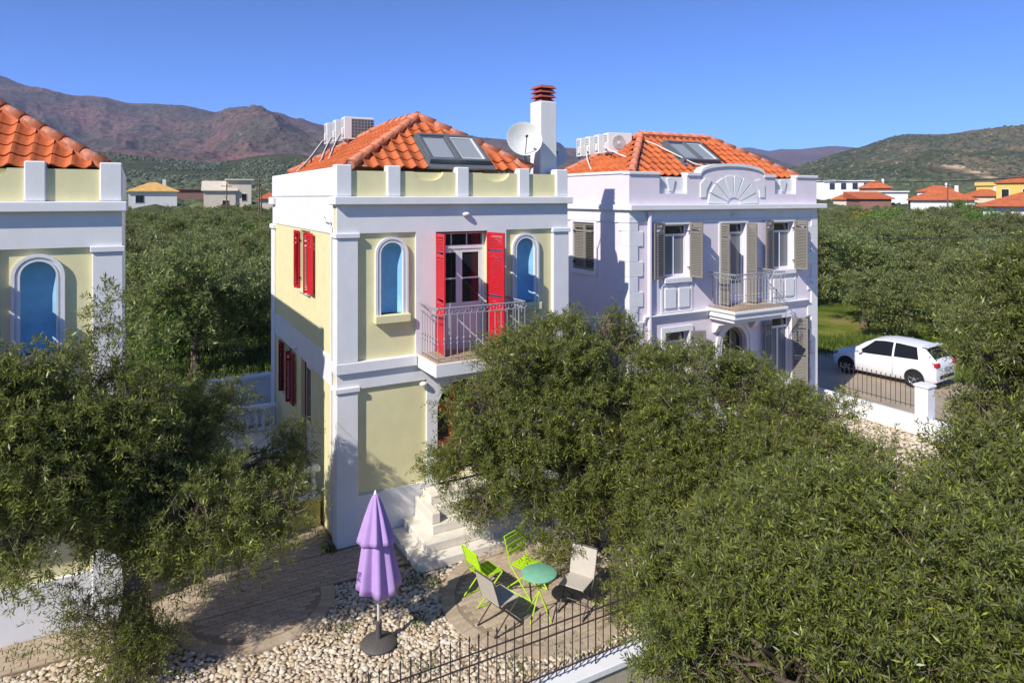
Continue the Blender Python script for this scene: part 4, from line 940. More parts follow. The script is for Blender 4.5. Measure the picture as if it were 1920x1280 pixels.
# street wall with iron fence in front
fw = empty('street_wall', (0, -5.42, 0)); tag(fw, 'low concrete wall with white coping along the front of the garden', 'wall')
MB().box(-9, 16.2, -.10, .14, -1.2, .20, c=0).build('wall', 'concrete', fw); MB().box(-9, 16.2, -.135, .175, .201, .30, c=.012).build('coping', 'white_render', fw)
ff = empty('iron_fence', (0, -5.40, 0)); tag(ff, 'dark iron bar fence on the front wall by the umbrella', 'fence')
iron_bars(ff, -2.35, 6.0, 0, .30, 1.0)
# driveway wall
dw = empty('driveway_wall', (16.34, 0, 0)); tag(dw, 'low white wall and pier beside the driveway', 'wall')
MB().box(-.10, .10, -5.2, 6.0, -.1, .50, c=.015).build('wall', 'white_render', dw)
MB().box(-.19, .19, -2.10, -1.72, -.05, 1.38, c=.015).build('pier', 'white_render', dw); MB().box(-.22, .22, -2.13, -1.69, 1.381, 1.46, c=.02).build('pier_cap', 'white_render', dw)
df = empty('iron_fence', (16.34, 0, 0)); tag(df, 'dark iron bar fence on the white driveway wall near the car', 'fence')
iron_bars(df, -1.66, .75, 0, .62, .92, step=.15, along='y', rails=(.14, .78))

# ------------------------------------------------------------------ umbrella
um = empty('umbrella', (-.175, -3.09, 0)); tag(um, 'closed lilac garden umbrella standing on the pebbles', 'umbrella')
MB().lathe([(.27, .0), (.275, .03), (.255, .055), (.12, .085), (.045, .10)], n=36).build('base', 'umbrella_base', um, True)
MB().lathe([(.045, .095), (.042, .30), (.052, .32), (.052, .36), (.03, .37)], n=14).build('socket', 'umbrella_base', um, True)
MB().tube([(0, 0, .36), (-.015, 0, 1.2), (-.05, 0, 2.28)], .022, 10).build('pole', 'pole_pale', um, True)
def cloth(z0, z1, r0, r1, nf, amp, seed, hem=.07):
    nt_, nz = 96, 12; V, F = [], []; rr = random.Random(seed); ph = [rr.uniform(0, 6.28) for _ in range(6)]
    for j in range(nz + 1):
        t = j / nz; z = z1 + (z0 - z1) * t
        for i in range(nt_):
            a = 2 * math.pi * i / nt_; fold = math.cos(nf * a + ph[0] + .6 * math.sin(2 * a + ph[1]) + t * .5)
            r = r0 + (r1 - r0) * t ** .8 + amp * t * fold * (1 + .35 * math.sin(3 * a + ph[2])); r = max(r, .018)
            V.append((r * math.cos(a) - .05 * (z / 2.3), r * math.sin(a), z + t * hem * (fold * .35 + .5 * math.sin(2 * a + ph[3]))))
    for j in range(nz):
        for i in range(nt_): q, p = j * nt_ + i, j * nt_ + (i + 1) % nt_; F.append((q, p, p + nt_, q + nt_))
    return V, F
for nm, a in (('canopy', (.86, 2.02, .11, .285, 8, .060, 4)), ('top_vent', (1.58, 2.30, .022, .25, 8, .045, 9))):
    V, F = cloth(*a); me = bpy.data.meshes.new(nm); me.from_pydata(V, [], F); me.update(); o = link(nm, me, 'umbrella_cloth', um, True)
    md = o.modifiers.new('thick', 'SOLIDIFY'); md.thickness = .006
MB().lathe([(.03, 2.26), (.028, 2.30), (.012, 2.35), (.002, 2.36)], (-.05, 0, 0), 10).build('finial', 'white_paint', um, True)

# ------------------------------------------------------------------ folding chairs and table
def chair(label, loc, rz, mat_f, mat_s, slats, sling=False, group='folding garden chairs'):
    """front of the seat towards local -y"""
    root = empty('folding_chair', loc, rz); tag(root, label, 'chair', group); w = .45
    for s in (-1, 1):
        x = s * w / 2
        MB().tube([(x, -.30, .012), (x, .16, .46), (x, .30, .90)], .012, 6).build('back_leg', mat_f, root); MB().tube([(x * .93, .26, .012), (x * .93, -.24, .45)], .012, 6).build('front_leg', mat_f, root)
        MB().tube([(x, -.30, .012), (x * .93, .26, .012)], .010, 6).build('ground_bar', mat_f, root)
    MB().tube([(-w / 2, -.12, .19), (w / 2, -.12, .19)], .009, 6).build('stretcher', mat_f, root); MB().tube([(-w / 2, .30, .90), (w / 2, .30, .90)], .012, 6).build('top_rail', mat_f, root)
    if sling:
        MB().box(-w / 2 + .01, w / 2 - .01, -.25, .17, .452, .470, c=.006).build('seat', mat_s, root)
        b = MB(); b.add([(x, y + d, z) for d in (0, .016) for x, y, z in ((-w / 2, .155, .47), (w / 2, .155, .47), (w / 2, .285, .885), (-w / 2, .285, .885))], [(0, 1, 2, 3), (7, 6, 5, 4), (0, 4, 5, 1), (1, 5, 6, 2), (2, 6, 7, 3), (3, 7, 4, 0)]); b.build('backrest', mat_s, root)
    else:
        for k in range(slats): 
            x = -w / 2 + .02 + (w - .04) * k / slats; MB().box(x, x + (w - .04) / slats - .014, -.25, .17, .452, .466, c=.003).build('seat_slat', mat_s, root)
        for k in range(3):
            z = .60 + k * .10; y = .20 + (z - .6) * .3; MB().box(-w / 2, w / 2, y, y + .012, z, z + .065, c=.003).build('back_slat', mat_s, root)
    return root
chair('beige sling folding chair nearest the iron fence, in full sun', (1.62, -3.60, .014), R_(102), 'frame_brown', 'beige_cloth', 0, True)
chair('beige sling folding chair in the shade beside the mint table', (2.98, -3.83, .014), R_(-60), 'frame_brown', 'beige_cloth', 0, True)
chair('lime green slatted folding chair in the sun by the steps', (1.76, -2.80, .014), R_(98), 'lime_paint', 'lime_paint', 6)
chair('lime green slatted folding chair behind the mint table', (2.50, -2.95, .014), R_(20), 'lime_paint', 'lime_paint', 6)
tb = empty('garden_table', (2.29, -3.74, .014)); tag(tb, 'small round mint green table with lime legs', 'table')
MB().lathe([(.27, .70), (.285, .71), (.285, .725), (.27, .735)], n=28).build('table_top', 'mint_paint', tb, True)
for a in range(4):
    c_, s_ = math.cos(a * 1.571 + .4), math.sin(a * 1.571 + .4); MB().tube([(.24 * c_, .24 * s_, .01), (-.15 * c_, -.15 * s_, .70)], .011, 6).build('leg', 'lime_paint', tb)

# ------------------------------------------------------------------ car
def car():
    root = empty('car', (21.62, 2.35, .004), R_(6)); tag(root, 'white hatchback parked on the driveway', 'car')
    S = [(-1.95, .42, .66, .72, .62, .74, .56), (-1.92, .30, .78, .90, .73, .93, .67), (-1.82, .25, .83, .97, .76, 1.05, .66), (-1.62, .23, .85, .98, .775, 1.26, .62), (-1.45, .22, .85, .98, .78, 1.41, .585), (-1.2, .2, .85, .965, .785, 1.475, .575), (-.6, .2, .855, .935, .79, 1.525, .585), (-.1, .2, .855, .91, .79, 1.525, .585),
         (.3, .2, .855, .89, .79, 1.47, .575), (.6, .2, .855, .88, .785, 1.33, .585), (.9, .2, .85, .87, .775, 1.12, .62), (1.15, .2, .85, .865, .76, .965, .65), (1.4, .2, .835, .84, .73, .905, .60), (1.65, .22, .80, .79, .68, .84, .54), (1.82, .28, .73, .70, .62, .745, .48), (1.91, .36, .62, .58, .54, .61, .42), (1.935, .44, .5, .52, .45, .53, .36)]
    def sec(y, sill, w, belt, wb, top, wt):
        return [(w * .88, y, sill), (w * .985, y, sill + .14), (w, y, (sill + belt) / 2 + .06), (w * .985, y, belt - .06), (wb, y, belt), ((wb + wt) / 2 + .015, y, (belt + top) / 2), (wt, y, top - .035 * min(1, (top - belt) * 3)), (wt * .6, y, top), (0, y, top + .012)]
    secs = [sec(*s) for s in S]; n = 17; V = []
    for s in secs: V += s + [(-x, y, z) for x, y, z in s[-2::-1]]
    F = [(j * n + i, j * n + i + 1, (j + 1) * n + i + 1, (j + 1) * n + i) for j in range(len(S) - 1) for i in range(n - 1)]
    F.append(tuple(range(n))); F.append(tuple((len(S) - 1) * n + i for i in reversed(range(n)))); F += [(j * n, (j + 1) * n, (j + 1) * n + n - 1, j * n + n - 1) for j in range(len(S) - 1)]
    mb = MB(); mb.v = V; mb.f = F; body = mb.build('body', 'car_white', root, True)
    ys = [s[0] for s in S]
    def pt(y, t, side=1, off=.008):
        """point on the loft: t runs 4 (belt) .. 6 (roof edge) .. 8 (roof centre)"""
        j = max(k for k in range(len(ys) - 1) if ys[k] <= y + 1e-6); f = (y - ys[j]) / (ys[j + 1] - ys[j]); i = min(int(t), 7); g = t - i
        P = [Vector(secs[jj][ii]) for jj in (j, j + 1) for ii in (i, i + 1)]; p = P[0] * (1 - f) * (1 - g) + P[1] * (1 - f) * g + P[2] * f * (1 - g) + P[3] * f * g
        nrm = (P[1] - P[0]).cross(P[2] - P[0]).normalized(); nrm = -nrm if nrm.dot(Vector((1, 0, .6))) < 0 else nrm
        p = p + nrm * off; return (p.x * side, p.y, p.z)
    def patch(name, mat, f0, f1, t0, t1, side=1, ny=10, nt_=6, off=.008):
        V, F = [], []
        for a in range(nt_ + 1):
            t = t0 + (t1 - t0) * a / nt_; y0, y1 = f0(a / nt_), f1(a / nt_)
            for b in range(ny + 1): V.append(pt(y0 + (y1 - y0) * b / ny, t, side, off))
        for a in range(nt_):
            for b in range(ny): q = a * (ny + 1) + b; F.append((q, q + 1, q + ny + 2, q + ny + 1))
        m_ = MB(); m_.v = V; m_.f = F; return m_.build(name, mat, root, True)
    for sd_ in (1, -1):
        patch('side_window', 'car_glass', lambda a: -.42, lambda a: .98 - .72 * a, 4.08, 5.85, sd_)
        patch('side_window', 'car_glass', lambda a: -1.34 + .12 * a, lambda a: -.49, 4.12, 5.85, sd_)
    def cross(name, mat, ya, yb, wa, wb, off=.008):
        V, F = [], []; m_, k_ = 6, 10
        for a in range(m_ + 1):
            y = ya + (yb - ya) * a / m_
            for b in range(k_ + 1):
                u = -1 + 2 * b / k_; t = 8 - abs(u) * (wa + (wb - wa) * a / m_); V.append(pt(y, min(t, 7.999), 1 if u >= 0 else -1, off))
        for a in range(m_):
            for b in range(k_): q = a * (k_ + 1) + b; F.append((q, q + 1, q + k_ + 2, q + k_ + 1))
        b_ = MB(); b_.v = V; b_.f = F; return b_.build(name, mat, root, True)
    cross('rear_window', 'car_glass', -1.80, -1.50, 1.75, 1.65); cross('windscreen', 'car_glass', 1.08, .42, 1.9, 1.8)
    MB().box(-.60, .60, -1.60, -1.36, 1.445, 1.468, c=.008).build('roof_spoiler', 'car_white', root)
    for sd_ in (1, -1):
        b = MB(); x0, x1 = (.50, .80) if sd_ > 0 else (-.80, -.50)
        b.box(x0, x1, -1.955, -1.76, .80, .97, c=.03); b.build('tail_light', 'tail_red', root)
        MB().box(sd_ * .90 - .07, sd_ * .90 + .07, .62, .74, .90, 1.02, c=.03).build('mirror', 'car_white', root)
        MB().box(*sorted((sd_ * .852, sd_ * .872)), -.42, -.24, .78, .80, c=.004).build('door_handle', 'car_white', root)
        MB().box(*sorted((sd_ * .850, sd_ * .8555)), -.475, -.465, .30, .90).build('door_seam', 'black_plastic', root)
        MB().box(*sorted((sd_ * .60, sd_ * .80)), 1.60, 1.78, .66, .78, c=.04).build('headlight', 'curtain_glass', root)
    MB().box(-.27, .27, -1.972, -1.940, .68, .79, c=.004).build('number_plate', 'plate_white', root); MB().box(-.55, .55, -1.965, -1.90, .40, .52, c=.02).build('rear_bumper_insert', 'black_plastic', root)
    tyre = MB().lathe([(.19, -.10), (.29, -.10), (.312, -.07), (.312, .07), (.29, .10), (.19, .10)], n=28, capb=False, capt=False).mesh('tyre'); tyre.materials.append(MAT['tyre'])
    rim = MB().lathe([(.20, .02), (.20, .085), (.185, .075), (.185, .03)], n=24, capb=False, capt=False)
    for k in range(5):
        a = k * 1.2566; rim.tube([(0, 0, .06), (.19 * math.cos(a), .19 * math.sin(a), .07)], .026, 5)
    rim.lathe([(.045, .04), (.045, .085), (.03, .09)], n=10); rm = rim.mesh('rim'); rm.materials.append(MAT['rim'])
    hubd = MB().lathe([(.195, .0), (.195, .02)], n=20).mesh('brake_disc'); hubd.materials.append(MAT['black_plastic'])
    for sd_ in (1, -1):
        for y in (-1.22, 1.25):
            MB().tube([(sd_ * .60, y, .36), (sd_ * .8555, y, .335)], .338, 26).build('wheel_arch', 'black_plastic', root)
            w = bpy.data.objects.new('tyre', tyre); COL.objects.link(w)
            wh = empty('wheel', (sd_ * .775, y, .312)); wh.parent = root; wh.rotation_euler = (0, sd_ * math.pi / 2, 0); w.parent = wh
            for me, nm in ((rm, 'rim'), (hubd, 'brake_disc')):
                q = bpy.data.objects.new(nm, me); COL.objects.link(q); q.parent = wh
    return root
car()

# ------------------------------------------------------------------ trees
def unit(a): return a / np.maximum(np.linalg.norm(a, axis=-1, keepdims=True), 1e-9)
def leaves(lobes, n_twig, per, leaf, twig_len, seed, gap=0.36, gap_f=1.1, shell=3.0, droop=.25, wr=.21, zmin=.25, clump=.125):
    """sprays of single leaves through the volume of ellipsoid lobes; returns V, quads and the twig ends"""
    r = np.random.default_rng(seed); L = np.array(lobes, float); vol = L[:, 3] * L[:, 4] * L[:, 5]; p = vol ** .75; p /= p.sum()
    nc = max(8, n_twig // 15); kc = r.choice(len(L), nc, p=p); dc = unit(r.normal(size=(nc, 3))); rad = r.random(nc) ** (1 / shell)
    rough = .75 + .5 * fbm(dc * 2.2 + L[kc, :3] * 1.7 + seed, 3, seed)
    CC = L[kc, :3] + dc * L[kc, 3:6] * (rad * rough)[:, None]
    g = fbm(CC * gap_f + seed * 3.3, 3, seed + 5); kp = (g > gap) & (CC[:, 2] > zmin)
    inside = np.zeros(nc)
    for q in L: inside = np.maximum(inside, 1 - np.linalg.norm((CC - q[:3]) / q[3:6], axis=1))
    kp &= r.random(nc) > np.clip(inside * 1.2, 0, .75); CC, dc = CC[kp], dc[kp]
    k = r.integers(0, len(CC), n_twig); sg = clump * r.uniform(.7, 1.3, len(CC))
    o = r.normal(size=(n_twig, 3)); C = CC[k] + o * sg[k][:, None] * np.array([1, 1, .75]); d = unit(dc[k] + unit(o) * .8)
    kp = C[:, 2] > zmin; C, d = C[kp], d[kp]; N = len(C)
    ax = unit(d + r.normal(size=(N, 3)) * .55 + np.array([0, 0, .25])); tl = twig_len * r.uniform(.6, 1.3, N)
    t = (np.arange(per) + r.random((N, per))) / per
    side = unit(np.cross(ax, unit(r.normal(size=(N, 3))))); up = np.cross(side, ax)
    P = C[:, None] + ax[:, None] * (t * tl[:, None])[..., None]; P[..., 2] -= droop * tl[:, None] * t ** 2
    a = np.arange(per)[None] * 2.4 + r.random((N, 1)) * 6.28
    sd_ = np.cos(a)[..., None] * side[:, None] + np.sin(a)[..., None] * up[:, None]
    ld = unit(ax[:, None] * r.uniform(.35, 1.1, (N, per, 1)) + sd_ + r.normal(size=(N, per, 3)) * .25)
    ll = leaf * r.uniform(.65, 1.3, (N, per, 1)); nn = unit(np.cross(ld, unit(r.normal(size=(N, per, 3)) * .7 + np.array([0, 0, 1.0]))))
    wv = nn * ll * wr; dn = np.cross(nn, ld); up_sign = np.sign(dn[..., 2:3]); wv = wv * np.where(up_sign == 0, 1, up_sign)
    q = np.stack([P, P + ld * ll * .5 + wv * .5, P + ld * ll, P + ld * ll * .5 - wv * .5], 2).reshape(-1, 3)
    F = np.arange(len(q)).reshape(-1, 4)
    return q, F, C, ax, tl
def twigs_mesh(C, ax, tl, r0, every, seed):
    """thin three-sided twigs"""
    r = np.random.default_rng(seed); s = r.random(len(C)) < every; C, ax, tl = C[s], ax[s], tl[s]
    A = C - ax * tl[:, None] * 1.1; B = C + ax * tl[:, None] * .8; u = unit(np.cross(ax, np.array([.3, .2, 1.0]))); w = np.cross(ax, u); V = []
    for P, rr in ((A, r0), (B, r0 * .35)):
        for k in range(3): V.append(P + (u * math.cos(k * 2.094) + w * math.sin(k * 2.094)) * rr)
    V = np.stack(V, 1); F = np.array([[0, 1, 4, 3], [1, 2, 5, 4], [2, 0, 3, 5]]); return V.reshape(-1, 3), (F[None] + (np.arange(len(C)) * 6)[:, None, None]).reshape(-1, 4)
def limbs(base, lobes, r0, seed, fork=.9, lean=(0, 0)):
    """trunk and limbs: tapering, crooked tubes from the base into every lobe"""
    r = random.Random(seed); b = MB(); B = Vector(base); F_ = B + Vector((lean[0], lean[1], fork))
    n = 7; pts = [B.lerp(F_, i / n) + Vector((r.uniform(-.05, .05), r.uniform(-.05, .05), 0)) * (i > 0) for i in range(n + 1)]
    pts[0].z -= .1; b.tube(pts, [r0 * (1.45 - .75 * min(1, i / n * 1.5)) * r.uniform(.9, 1.1) for i in range(n + 1)], 10)
    for k, l in enumerate(lobes):
        if l[3] < .27: continue
        T = Vector(l[:3]); d = T - F_; m = 7; rr = r0 * .55 * r.uniform(.75, 1.0); pp = []
        for i in range(m + 1):
            t = i / m; q = F_ + d * t + Vector((0, 0, .25 * d.length * .35 * math.sin(t * math.pi)))
            if 0 < i: q += Vector((r.uniform(-1, 1), r.uniform(-1, 1), r.uniform(-.6, .6))) * .10
            pp.append(q)
        pp[0] = F_ - Vector((0, 0, .12)); b.tube(pp, [rr * (1 - .80 * i / m) for i in range(m + 1)], 7)
        for j in range(5):
            s = pp[3 + j % 4]; e = T + Vector((r.uniform(-1, 1) * l[3], r.uniform(-1, 1) * l[4], r.uniform(-.8, .9) * l[5])) * .8
            mid = s.lerp(e, .5) + Vector((r.uniform(-.15, .15), r.uniform(-.15, .15), r.uniform(0, .2))); b.tube([s, mid, e], [rr * .32, rr * .2, .006], 5)
    return b
def olive(label, base, lobes, n_twig, per, leaf, twig, seed, r0=.2, mat='olive_leaf', fork=1.0, lean=(0, 0), group=None, **kw):
    root = empty('olive_tree', base); tag(root, label, 'tree', group); b = Vector(base)
    lb = [(l[0] - b.x, l[1] - b.y, l[2] - b.z, *l[3:]) for l in lobes]
    V, F, C, ax, tl = leaves(lb, n_twig, per, leaf, twig, seed, **kw)
    link('crown', mesh_np('crown', V, F), mat, root)
    tv, tf = twigs_mesh(C, ax, tl, .006, .35, seed); link('twigs', mesh_np('twigs', tv, tf), 'twig_bark', root)['kind'] = 'stuff'
    limbs((0, 0, 0), lb, r0, seed, fork, lean).build('trunk', 'bark', root, True)
    return root
def lobes_at(rows, sq=.9):
    out = []
    for px, py, Z, r in rows: q = at(px, py, Z); out.append((q.x, q.y, q.z, r, r, r * sq))
    return out
GT = 'garden olive trees'
olive('olive tree with thick trunk in front of the left yellow house', (-3.45, -1.9, -.03),
      lobes_at([(225, 765, 9.7, .6), (325, 780, 10.8, .60), (405, 790, 11.1, .46), (120, 770, 9.3, .7), (30, 780, 8.9, .7), (-70, 790, 8.6, .7), (100, 855, 9.0, .85), (220, 855, 9.4, .8), (340, 850, 10.4, .72), (15, 890, 8.8, .75), (40, 985, 8.7, .5), (25, 1060, 8.6, .26), (400, 945, 9.7, .62), (490, 960, 9.75, .5), (330, 985, 9.6, .45), (455, 1040, 9.8, .26), (535, 935, 9.9, .32), (515, 850, 12.0, .40), (570, 835, 12.2, .26), (490, 890, 11.7, .34), (210, 680, 9.8, .26), (130, 690, 9.4, .26), (285, 640, 10, .2), (235, 610, 9.8, .2), (50, 685, 9.0, .26), (180, 650, 9.6, .2), (225, 560, 9.8, .12), (240, 965, 9.5, .32), (300, 1035, 9.6, .27), (205, 985, 9.4, .26), (345, 1060, 9.7, .2)]),
      7000, 26, .082, .33, 101, .26, 'olive_leaf_dusky', 1.5, (.12, .05), gap=.30, group=GT)
olive('leafy suckers sprouting round the foot of the left olive trunk', (-3.5, -2.05, -.03), [(-3.55, -2.20, .50, .42, .36, .36), (-3.95, -1.9, .95, .34, .3, .45), (-3.25, -2.3, .40, .30, .28, .28), (-3.5, -2.25, .95, .26, .2, .3)], 900, 16, .06, .2, 111, .03, 'olive_leaf', .2, zmin=.02, gap=.1)
olive('olive tree hanging over the front steps and the balcony', (4.35, -2.25, -.03),
      lobes_at([(960, 695, 12.8, .72), (1060, 660, 13, .66), (1150, 650, 13.2, .6), (1140, 590, 13.2, .28), (905, 765, 12.6, .6), (1000, 785, 12.7, .82), (1110, 765, 12.9, .85), (872, 850, 12.5, .46), (950, 865, 12.5, .55), (830, 885, 12.6, .24), (1060, 880, 12.6, .7), (1160, 860, 12.8, .75), (900, 945, 12.4, .32), (1000, 955, 12.3, .40), (1050, 985, 12, .40), (1160, 950, 12.4, .5), (1010, 1035, 11.8, .24), (1060, 1035, 11.5, .26), (1205, 760, 13, .5)]),
      7000, 26, .082, .32, 103, .2, fork=1.2, gap=.36, gap_f=.9, group=GT)
olive('olive tree in front of the pink house ground floor', (7.3, -3.6, -.03),
      lobes_at([(1250, 705, 13, .52), (1325, 700, 13, .52), (1410, 715, 13, .42), (1470, 735, 12.8, .36), (1270, 790, 12.5, .8), (1370, 800, 12.3, .8), (1470, 800, 12, .65), (1540, 795, 12, .40), (1240, 900, 12, .8), (1350, 920, 11.5, .8), (1450, 900, 11, .7), (1545, 865, 11, .5), (1630, 890, 10.8, .36), (1235, 1005, 11.3, .55), (1200, 1085, 11, .36), (1180, 1130, 10.9, .22), (1300, 1030, 10.8, .6)]),
      7600, 26, .082, .33, 107, .2, fork=1.2, gap=.36, gap_f=.9, group=GT)
olive('nearest olive tree filling the lower right corner', tuple(at(1560, 370, 7.2).xy) + (-1.2,),
      lobes_at([(1320, 1060, 8, .62), (1450, 1020, 7.6, .68), (1580, 985, 7.5, .55), (1670, 960, 7.5, .45), (1400, 1180, 7, .68), (1550, 1120, 6.8, .72), (1700, 1080, 6.8, .66), (1310, 1240, 7, .48), (1480, 1280, 6.4, .7), (1650, 1240, 6.2, .7), (1820, 1150, 6.3, .68), (1800, 1280, 5.9, .6), (1950, 1250, 6, .7), (1780, 1010, 7, .5), (1290, 1130, 8, .4), (1440, 1230, 6.6, .55), (1420, 1130, 6.9, .5), (1540, 1240, 6.2, .5)]),
      10800, 26, .074, .30, 109, .2, fork=1.6, gap=.37, gap_f=.9, group=GT)
olive('olive tree rising along the right edge of the picture', tuple(at(1990, 370, 8.6).xy) + (-1.2,),
      lobes_at([(1890, 600, 9, .5), (1940, 560, 9, .6), (1885, 690, 8.8, .42), (1920, 700, 8.6, .68), (1865, 795, 8.5, .5), (1950, 830, 8.3, .78), (1835, 895, 8, .5), (1920, 950, 7.6, .7), (1790, 890, 8.2, .22), (1900, 530, 9.3, .26), (2020, 700, 8.8, .8)]),
      5600, 24, .080, .32, 113, .2, fork=1.8, gap=.34, gap_f=.9, group=GT)
# grove: a few tree shapes, each placed many times as a tree of its own
def grove_tree(seed, mat, n_twig=1000, leaf=.17, h=5.0, w=2.3, name='olive_tree'):
    r = random.Random(seed); lobes = []
    for k in range(8):
        a = k * 2.4 + r.uniform(-.4, .4); q = r.uniform(.25, .62) * w; lobes.append((q * math.cos(a), q * math.sin(a), h * r.uniform(.42, .80), w * r.uniform(.36, .52), w * r.uniform(.36, .52), h * r.uniform(.16, .24)))
    V, F, C, ax, tl = leaves(lobes, n_twig, 14, leaf, .55, seed, gap=.34, gap_f=.75, wr=.34, zmin=.7, clump=.24)
    cm = mesh_np('crown', V, F); cm.materials.append(MAT[mat]); tm = limbs((0, 0, 0), lobes[:5], .17, seed, h * .25).mesh('trunk'); tm.materials.append(MAT['bark']); return cm, tm
GV = [grove_tree(200 + k, 'grove_leaf', h=4.6 + .25 * (k % 4), w=2.2 + .12 * (k % 3)) for k in range(6)]
SV = [grove_tree(300 + k, 'shrub_leaf', 700, .2, 4.2, 1.9) for k in range(2)]; YV = grove_tree(310, 'flower_leaf', 500, .2, 3.2, 1.6)
def plant(v, x, y, z, s, rz, label, group, name='olive_tree'):
    root = empty(name, (x, y, z), rz); root.scale = (s, s, s * rnd.uniform(.92, 1.08)); tag(root, label, 'tree', group)
    for me, nm in zip(v, ('crown', 'trunk')):
        o = bpy.data.objects.new(nm, me); COL.objects.link(o); o.parent = root
    return root
spots = []
for i in range(-14, 60):
    for j in range(-8, 60):
        x = -30 + i * 4.6 + rnd.uniform(-1.1, 1.1) + 2.3 * (j % 2); y = -20 + j * 4.4 + rnd.uniform(-1.0, 1.0)
        v = Vector((x, y, 0)) - CAM; Z = v.dot(CF); X = v.dot(CR)
        if Z < 16 or Z > 175: continue
        px = 960 + 1270 * X / Z
        if not (195 < px < 545 or 1500 < px < 1990): continue
        if px < 700 and y < 13.5: continue
        if px > 700 and (x < 25.6 or (x < 30 and y < -6)): continue
        spots.append((Z, x, y, px))
spots.sort()
for k, (Z, x, y, px) in enumerate(spots[:290]):
    left = px < 700; row = 0 if Z < 34 else (1 if Z < 62 else 2)
    lab = (('large near olive tree just behind the side terrace wall', 'grey-green olive tree midway in the grove between the yellow houses', 'small far olive tree below the ochre and cream village houses'),
           ('large near olive tree standing just beyond the driveway and car', 'grey-green olive tree midway in the grove right of the pink house', 'small far olive tree just below the orange village roofs'))[0 if left else 1][row]
    if row == 0:
        near = sorted(q[3] for q in spots[:290] if q[0] < 34 and (q[3] < 700) == left); i_ = near.index(px)
        lab = ('leftmost' if i_ == 0 else 'rightmost' if i_ == len(near) - 1 else 'middle') + lab[5:]
    plant(GV[rnd.randrange(6)], x, y, ground_z(Z) - .40, rnd.uniform(.88, 1.14), rnd.uniform(0, 6.28), lab, ('front', 'middle', 'back')[row] + (' rows of the left olive grove' if left else ' rows of the right olive grove'))
for px, Z, s, lab, v, nm in ((1655, 74, 1.25, 'bright green leafy tree below the orange roofs', SV[0], 'leafy_tree'), (1690, 66, 1.05, 'bright green leafy tree beside the grove at the village edge', SV[1], 'leafy_tree'), (440, 78, .9, 'small bright green tree in front of the cream village house', SV[1], 'leafy_tree'), (1612, 90, 1.2, 'yellow flowering tree at the village edge', YV, 'flowering_tree'), (1845, 92, 1.1, 'dark green tree left of the yellow building', SV[0], 'leafy_tree'), (1800, 120, 1.3, 'dark green tree between the village roofs', SV[1], 'leafy_tree'), (330, 29, .62, 'yellow-green shrub in the grass behind the left house', SV[0], 'shrub'), (352, 33, .5, 'round green shrub at the edge of the left grove', SV[1], 'shrub'), (480, 66, .8, 'fresh green tree among the left olives', SV[0], 'leafy_tree')):
    q = at(px, 370, Z); plant(v, q.x, q.y, ground_z(Z) - .4 + (1.2 if Z > 60 else 0), s, px * .37, lab, 'bright trees and shrubs', nm)
# far trees: canopy crowns on the rising plain, too many and too small to count
def far_wood():
    r = np.random.default_rng(5); n = 15000; Z = 150 * (1900 / 150) ** r.random(n); px = r.uniform(-120, 2040, n)
    size = r.uniform(1.9, 3.2, n) * (1 + Z / 520); X = (px - 960) / 1270 * Z
    gzv = np.where(Z < 70, 0, 0.00002 * (np.minimum(Z, 1300) - 70) ** 2)
    P = np.stack([CAM.x + CR.x * X + CF.x * Z, CAM.y + CR.y * X + CF.y * Z, gzv + size * .55], 1)
    for hn_, cnt, s0, s1 in (('low_hill', 9000, 2.6, 5.2), ('right_hill', 7000, 2.4, 5.5), ('mountain', 3500, 3.5, 7.0)):
        hv_ = HILL[hn_]; na_, nt_ = hv_.shape[:2]; ii = r.integers(0, na_ - 1, cnt); jj = (r.random(cnt) ** (1.0 if hn_ != 'mountain' else .6) * (nt_ - 2)).astype(int)
        Q = hv_[ii, jj] + (hv_[ii + 1, jj] - hv_[ii, jj]) * r.random((cnt, 1)) + (hv_[ii, jj + 1] - hv_[ii, jj]) * r.random((cnt, 1))
        keepq = fbm(Q / 150., 3, 77) > .50; Q = Q[keepq]; sz = r.uniform(s0, s1, len(Q)); Q[:, 2] += sz * .2
        P = np.vstack([P, Q]); size = np.concatenate([size, sz])
    n = len(P); t = (1 + 5 ** .5) / 2; ico = np.array([(-1, t, 0), (1, t, 0), (-1, -t, 0), (1, -t, 0), (0, -1, t), (0, 1, t), (0, -1, -t), (0, 1, -t), (t, 0, -1), (t, 0, 1), (-t, 0, -1), (-t, 0, 1)]) / 1.9
    f = np.array([(0, 11, 5), (0, 5, 1), (0, 1, 7), (0, 7, 10), (0, 10, 11), (1, 5, 9), (5, 11, 4), (11, 10, 2), (10, 7, 6), (7, 1, 8), (3, 9, 4), (3, 4, 2), (3, 2, 6), (3, 6, 8), (3, 8, 9), (4, 9, 5), (2, 4, 11), (6, 2, 10), (8, 6, 7), (9, 8, 1)])
    V = ico[None] * (1 + r.uniform(-.35, .35, (n, 12, 1))) * size[:, None, None] * np.array([1, 1, .8]) + P[:, None]
    F = f[None] + (np.arange(n) * 12)[:, None, None]
    tag(link('far_trees', mesh_np('far_trees', V.reshape(-1, 3), F.reshape(-1, 3)), 'far_canopy', None), 'dark wood and olive groves covering the far plain', 'trees', kind='stuff')
far_wood()
